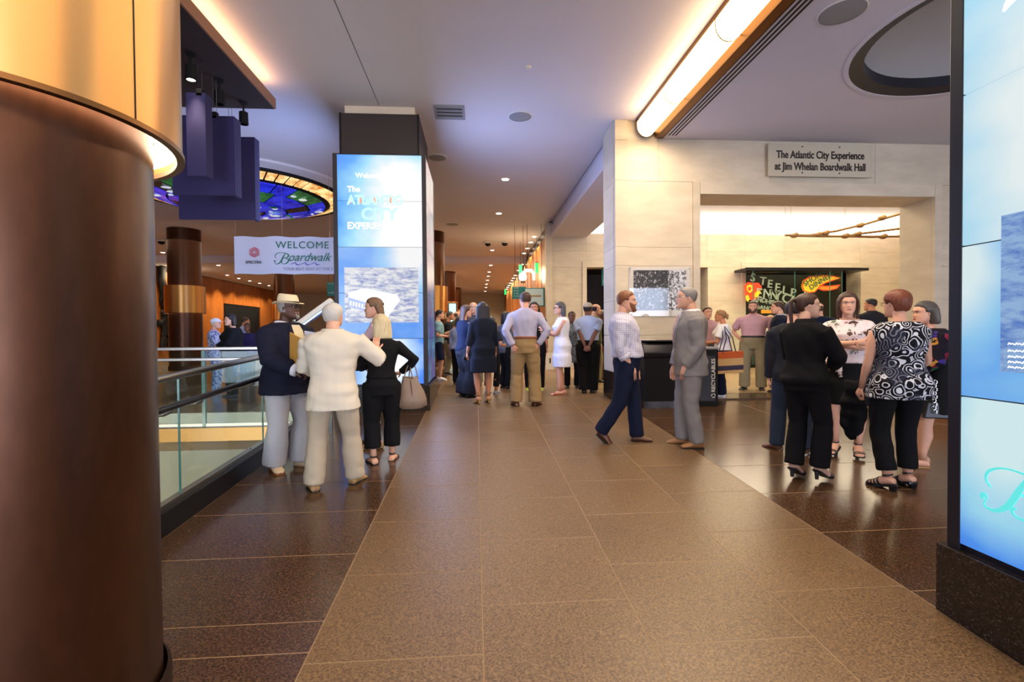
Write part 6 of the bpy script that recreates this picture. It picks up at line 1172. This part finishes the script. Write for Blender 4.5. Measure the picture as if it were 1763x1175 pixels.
k_ = fig('man in a tan cap and pale blue shirt with hands clasped behind his back', 1013, 677, 5, 521, build=1.15, skin='brown', head_turn=8, feet=[(-.045, 0, -8, 0, 0), (.045, .03, 10, 0, 0)], hair=('short', M['hair_dark'], dict(cap=M['stone_cotton'])), top=('shirt', M['pale_blue'], dict(sleeve='short', ease=.018, collar=M['pale_blue'])), bottom=('trousers', M['black_cloth'], dict(wide=1.25)), shoe=('shoe', M['black_leather']),
    arms={1: dict(hand=(.02, -.14, .515), hint=(1, -.6, 0), dir=(-.6, -.3, -.7), palm=(0, -1, 0), curl=.5), -1: dict(hand=(.02, -.13, .515), hint=(1, -.6, 0), dir=(-.6, -.3, -.7), palm=(0, -1, 0), curl=.5)}, seed=18)
fig('man with a bald patch behind the man in the tan cap', 1024, 658, 70, 523, far=True, build=1.15, skin='light', hair=('bald_fringe', M['hair_dark']), top=('shirt', M['olive_cloth']), bottom=('trousers', M['khaki_grey']), shoe=('shoe', M['black_leather']), seed=19)
fig('elderly man in a yellow shirt, open black jacket and khaki trousers beside the limestone pier', 1041, 655, 262, 533, far=True, build=1.1, skin='brown', head_nod=-12, lean=4, hair=('short', M['hair_grey']), top=('jacket', M['black_cloth'], dict(shirt=(M['gold_cotton'], None), hem=.46)), bottom=('trousers', M['khaki_grey'], dict(wide=1.2)), shoe=('shoe', M['brown_leather']), seed=20)
# --- the pair talking
m_ = fig('bearded ginger man in a fine-checked shirt with rolled sleeves and navy trousers', 1080, 762, 92, 500, build=1.18, belly=.02, skin='light', lean=-4, head_turn=2, feet=[(-.05, .06, -6, 0, 0), (.05, -.165, 4, .035, 42)],
    hair=('short', M['hair_ginger'], dict(vol=1.3, beard=M['hair_ginger'], line=.60)), top=('shirt', M['fine_check'], dict(sleeve='rolled', ease=.018, collar=M['fine_check'], cuffs=M['fine_check'], hem=.565)), bottom=('trousers', M['navy_cloth'], dict(ease=.003, wide=1.1)), shoe=('shoe', M['brown_leather'], M['black_rubber']),
    arms={1: dict(hand=(.100, .035, .507), hint=(.35, -1, 0), dir=(-.22, .12, -1), curl=.1), -1: POCKET}, seed=21)
s_ = fig('grey-suited man in glasses and pink tie facing the bearded man, hand in pocket', 1189, 768, 259, 493, build=1.14, belly=.012, skin='light', head_nod=-3, feet=[(-.05, -.03, -4, 0, 0), (.05, .04, 6, 0, 0)],
    hair=('short', M['hair_grey'], dict(glasses=M['silver'], vol=.8)), top=('jacket', M['grey_suit'], dict(shirt=(M['white_cotton'], M['pink_polo']), hem=.445, collar=M['white_cotton'], flare=.10)), bottom=('trousers', M['grey_suit'], dict(wide=1.1)), shoe=('shoe', M['tan_leather'], M['black_rubber']),
    arms={-1: dict(hand=(.105, .055, .505), hint=(.3, -1, 0), dir=(-.25, .1, -1), curl=.2), 1: dict(hand=(.10, .09, .47), hint=(.4, -1, 0), dir=(0, .1, -1))}, seed=22)
# --- behind them
t_ = fig('woman with a brown bun and white tee carrying a striped tote', 1244, 684, 278, 533, sex='f', build=1.2, skin='tan', hair=('bun', M['hair_darkblond'], dict(vol=1.3)), top=('tee', M['white_cotton'], dict(sleeve='short', hem=.54, ease=.016)), bottom=('trousers', M['navy_cloth'], dict(wide=1.15)), shoe=('sneaker', M['white_cotton'], M['white_rubber']), arms={-1: dict(hand=(.10, .18, .62), hint=(.3, -1, -.2), dir=(0, 1, 0)), 1: dict(hand=(.1, .16, .62), hint=(.3, -1, -.2), dir=(0, 1, 0))}, seed=23)
sh = t_['w'](t_['arm'][-1]['sh']); bg_ = empty('striped_tote', (sh[0] + .02, sh[1] - .17, sh[2] - .78), .12, 'large canvas tote with orange, tan and navy stripes on the woman\'s shoulder', 'tote bag')
cloth('tote_orange', 'b8562c'); cloth('tote_tan', 'c09a68'); cloth('tote_navy', '3a3446'); zz = [0, .05, .13, .25, .36]
for k, m2 in enumerate(('tote_tan', 'tote_navy', 'tote_tan', 'tote_orange')):
    g = Geo(); W0 = .25 + .03 * k / 3; prism(g, [(-.24 - .012 * k, zz[k]), (.26 - .0 * k, zz[k] + .015), (.26, zz[k + 1] + .02), (-.24 - .012 * (k + 1), zz[k + 1])], -.055, .055); mob('stripe_band', g, M[m2], bg_, bevel=.004)
for s2 in (-1, 1): g = Geo(); g.tube([(-.14, s2 * .05, .34), (-.06, s2 * .05, .60), (.0, .12 + s2 * .03, .80), (.05, s2 * .05, .62), (.12, s2 * .05, .36)], [.010] * 5, 6); mob('tote_strap', g, M['tote_navy'], bg_, smooth=True)
p_ = fig('bearded man in pink polo shirt and khaki trousers, hands on hips, facing us', 1297, 671, 186, 518, build=1.26, belly=.015, skin='light', feet=[(-.08, 0, -12, 0, 0), (.09, .02, 16, 0, 0)], hair=('short', M['hair_brown'], dict(beard=M['hair_brown'], bv=.8)), top=('polo', M['pink_polo'], dict(sleeve='short', collar=M['pink_polo'])), bottom=('trousers', M['khaki_grey'], dict(belt=M['black_leather'], wide=1.15)), shoe=('shoe', M['black_leather']), arms={1: HIPS, -1: HIPS}, seed=24)
fig('man in a pink shirt mostly hidden behind the grey-suited man', 1217, 676, 160, 528, far=True, build=1.1, skin='light', hair=('short', M['hair_brown']), top=('polo', M['pink_polo'], dict(sleeve='short')), bottom=('trousers', M['grey_cloth']), shoe=('shoe', M['black_leather']), seed=25)
fig('dark-suited man with a pale blue collar in profile, left of the ponytailed woman', 1342, 677, 262, 518, far=True, build=1.15, skin='light', hair=('short', M['hair_brown']), top=('jacket', M['navy_cloth'], dict(collar=M['pale_blue'])), bottom=('trousers', M['navy_cloth']), shoe=('shoe', M['black_leather']), seed=26)
fig('woman with blond curls and tan trousers behind the polo-shirted man', 1326, 653, 20, 543, far=True, sex='f', build=1.15, skin='light', hair=('curly', M['hair_darkblond']), top=('blouse', M['cream_linen'], dict(hem=.54)), bottom=('trousers', M['khaki']), shoe=('shoe', M['brown_leather']), face_detail=0, seed=27)
fig('man in a navy jacket, dark jeans and white-soled sneakers behind the ponytailed woman', 1365, 779, 10, 516, build=1.05, skin='light', feet=[(-.1, .02, -70, 0, 0), (.06, 0, 8, 0, 0)], hair=('short', M['hair_dark']), top=('jacket', M['charcoal_cloth'], dict(hem=.47)), bottom=('trousers', M['denim'], dict(wide=1.15)), shoe=('sneaker', M['brown_leather'], M['white_rubber']), seed=28)
fig('bald man in a black suit seen from behind beside the ponytailed woman', 1410, 675, 345, 521, far=True, build=1.3, skin='light', hair=('bald_fringe', M['hair_brown'], dict(vol=.5)), top=('jacket', M['navy_cloth']), bottom=('trousers', M['black_cloth']), shoe=('shoe', M['black_leather']), seed=29)
n2_ = fig('woman in a black trouser suit and black heels with a long ponytail', 1386, 829, 34, 504, sex='f', build=1.06, skin='pale', heel=.085, head_turn=40, feet=[(-.05, -.02, -6, 0, 0), (.05, .05, 6, 0, 0)], hair=('ponytail', M['hair_brown'], dict(vol=1.3)), top=('jacket', M['black_cloth'], dict(hem=.50, ease=.02, collar=M['black_cloth'])), bottom=('trousers', M['black_cloth'], dict(wide=1.12, taper=1.15)), shoe=('heels', M['black_leather'], M['black_leather']), arms={1: dict(hand=(.05, .17, .60), hint=(1, -.8, 0), dir=(-.8, .6, 0)), -1: dict(hand=(.05, .17, .59), hint=(1, -.8, 0), dir=(-.8, .6, 0))}, seed=30)
fl_ = fig('smiling brown-haired woman with crossed arms, floral blouse and black skirt', 1459, 784, 184, 503, sex='f', build=1.24, skin='light', heel=.06, head_turn=-12, head_nod=6, feet=[(-.055, 0, -8, 0, 0), (.065, .01, 14, 0, 0)], hair=('long', M['hair_brown'], dict(front=-1.7, len=-1.9, vol=1.06)), top=('blouse', M['floral_print'], dict(sleeve='cap', hem=.555, neck=.825)), bottom=('skirt', M['black_cloth'], dict(hem=.315)), shoe=('heels', M['black_leather'], M['black_leather']),
    arms={-1: dict(hand=(.055, .150, .672), hint=(1, -.2, -.6), dir=(1, .15, .1), palm=(0, -1, 0), mirror=0, curl=.3), 1: dict(hand=(-.045, .185, .685), hint=(1, -.2, -.6), dir=(-1, .1, .1), palm=(0, -1, 0), mirror=0, curl=.3)}, seed=31)
g = Geo(); sp_ = fl_['spine']; q_ = sp_(.56, .09, .03); g.ell(q_, (.035, .02, .022), 10, 6); g.tube([q_, q_ + np.array([.012, .012, -.07]), q_ + np.array([.0, .01, -.15])], [(.014, .008), (.024, .01), (.02, .006)], 8); g.tube([q_, q_ + np.array([.03, .008, -.05]), q_ + np.array([.035, .01, -.10])], [(.012, .008), (.02, .01), (.014, .006)], 8); to_obj('waist_tie', g, M['floral_print'], fl_['root'])
fig('dark-haired man in a charcoal shirt between the floral blouse and the auburn hair', 1500, 668, 330, 513, far=True, build=1.15, skin='tan', head_turn=-50, hair=('short', M['hair_dark'], dict(vol=1.2)), top=('shirt', M['charcoal_cloth'], dict(collar=M['charcoal_cloth'])), bottom=('trousers', M['charcoal_cloth']), shoe=('shoe', M['black_leather']), seed=32)
au = fig('short auburn-haired woman in a sleeveless black and white paisley top, seen from behind', 1546, 841, 331, 499, sex='f', build=1.26, skin='light', heel=.04, head_turn=-14, feet=[(-.06, -.02, -34, 0, 0), (.065, .03, -20, 0, 0)], hair=('pixie', M['hair_auburn'], dict(vol=1.25, glasses=M['black_rubber'], nape=-.55)), top=('blouse', M['paisley'], dict(sleeve='none', hem=.45, ease=.016, flare=.16)), bottom=('trousers', M['black_cloth'], dict(cuff=.075)), shoe=('strap', M['black_leather'], M['black_leather']),
    arms={-1: dict(hand=(.145, .06, .49), hint=(.5, -1, 0), dir=(.1, .5, -.8), curl=.5), 1: dict(hand=(.10, .14, .56), hint=(.6, -1, 0), dir=(0, 1, 0))}, seed=33)
band(au, -1, M['wristband'], r=.022)
g = Geo(); nk = au['spine'](.838, -.004); g.tube([nk + np.array([math.cos(t2) * .052 * 1.66, math.sin(t2) * .046 * 1.66, .0]) for t2 in np.linspace(0, 2 * PI, 19)], [.004] * 19, 6); to_obj('necklace', g, M['black_leather'], au['root'])
wv = au['w'](au['arm'][-1]['wr']); o = Geo(); rr = []
for z, w, d_ in ((0, .07, .05), (-.14, .10, .06), (-.30, .11, .05), (-.42, .09, .045), (-.50, .06, .03)): rr.append([np.array([w * math.cos(t2) + .02 * math.sin(3 * t2 + z * 9), d_ * math.sin(t2), z + .03 * math.cos(2 * t2)]) for t2 in [2 * PI * i / 20 for i in range(20)]])
o.rings(rr); o = to_obj('black_jacket', o, M['black_cloth'], None, remesh=.014, wrinkle=.018, seed=5); o.location = wv + np.array([.10, .22, .02]); tag(o, 'black jacket draped over the forearm of the woman in the paisley top', 'jacket')
cg = fig('dark grey-haired woman in a colourful dark cardigan behind the paisley top, by the video tower', 1597, 800, 246, 519, sex='f', build=1.28, skin='light', head_turn=-6, feet=[(-.06, .06, -5, 0, 0), (.06, 0, 10, 0, 0)], hair=('bob', M['hair_saltpepper'], dict(vol=1.2, len=-.95)), top=('cardigan', M['colourful_knit'], dict(hem=.36, ease=.024, flare=.06)), bottom=('skirt', M['black_cloth'], dict(hem=.33, wz=.13)), shoe=('sandal', M['tan_leather'], M['cork']), arms={-1: dict(hand=(.1, .16, .58), hint=(.6, -1, 0), dir=(0, 1, 0)), 1: CLASP}, seed=34)
t = empty('black_shoulder_bag', tuple(cg['w']((-.24, .05, .62))), -math.radians(290), 'black shoulder bag with a chain strap at the side of the woman in the cardigan', 'handbag'); g = Geo(); prism(g, [(-.11, -.12), (.11, -.12), (.08, .04), (-.08, .04)], -.03, .03, ax=0); mob('bag_body', g, M['black_leather'], t, bevel=.012)
for k in range(9): g = Geo(); c_ = np.array([-.045, .03 + .008 * (k % 2), .05 + k * .035 - .1]); g.tube([c_ + .016 * np.array([0, math.cos(q_), math.sin(q_) * 1.2]) for q_ in np.linspace(0, 2 * PI, 9)], [.004] * 9, 5); mob('chain_link', g, M['silver'], t, smooth=True)
# --- beyond the railing
fig('woman in a white cap, pink scarf and blue patterned clothes beyond the railing', 371, 676, 110, 548, far=True, sex='f', build=1.15, skin='light', hair=('short', M['hair_white'], dict(cap=M['white_cotton'])), top=('blouse', M['blue_print'], dict(hem=.46, collar=M['pink_polo'])), bottom=('trousers', M['blue_print']), shoe=('shoe', M['white_cotton']), arms={1: CLASP, -1: CLASP}, face_detail=0, seed=35)
fig('dark-haired woman in loose black clothes facing the woman in the white cap', 402, 684, 262, 541, far=True, sex='f', build=1.4, skin='light', hair=('bob', M['hair_dark'], dict(vol=1.15)), top=('blouse', M['black_cloth'], dict(hem=.45, ease=.03)), bottom=('trousers', M['black_cloth']), shoe=('shoe', M['black_leather']), arms={-1: CLASP, 1: CLASP}, face_detail=0, seed=36)
fig('person in purple with dark hair just left of the man in the straw hat', 428, 662, 200, 556, far=True, sex='f', build=1.2, skin='brown', hair=('short', M['hair_dark']), top=('blouse', M['purple_cloth'], dict(hem=.5)), bottom=('trousers', M['charcoal_cloth']), shoe=('shoe', M['black_leather']), face_detail=0, seed=37)
fig('man in a pale shirt facing away, behind the person in purple', 422, 648, 80, 546, far=True, build=1.0, skin='tan', hair=('short', M['hair_brown']), top=('shirt', M['pale_blue']), bottom=('trousers', M['grey_cloth']), shoe=('shoe', M['black_leather']), face_detail=0, seed=38)
fig('person in a white short-sleeved shirt half hidden by the column beyond the railing', 320, 623, 90, 553, far=True, build=1.1, skin='tan', hair=('short', M['hair_white']), top=('tee', M['white_cotton'], dict(sleeve='short')), bottom=('trousers', M['khaki_grey']), shoe=('shoe', M['black_leather']), face_detail=0, seed=39)
fig('man in glasses and a grey shirt in the distance, right of the straw hat', 503, 640, 185, 543, far=True, build=1.0, skin='light', hair=('bald_fringe', M['hair_grey'], dict(glasses=M['black_rubber'])), top=('shirt', M['grey_cloth']), bottom=('trousers', M['charcoal_cloth']), shoe=('shoe', M['black_leather']), face_detail=0, seed=40)
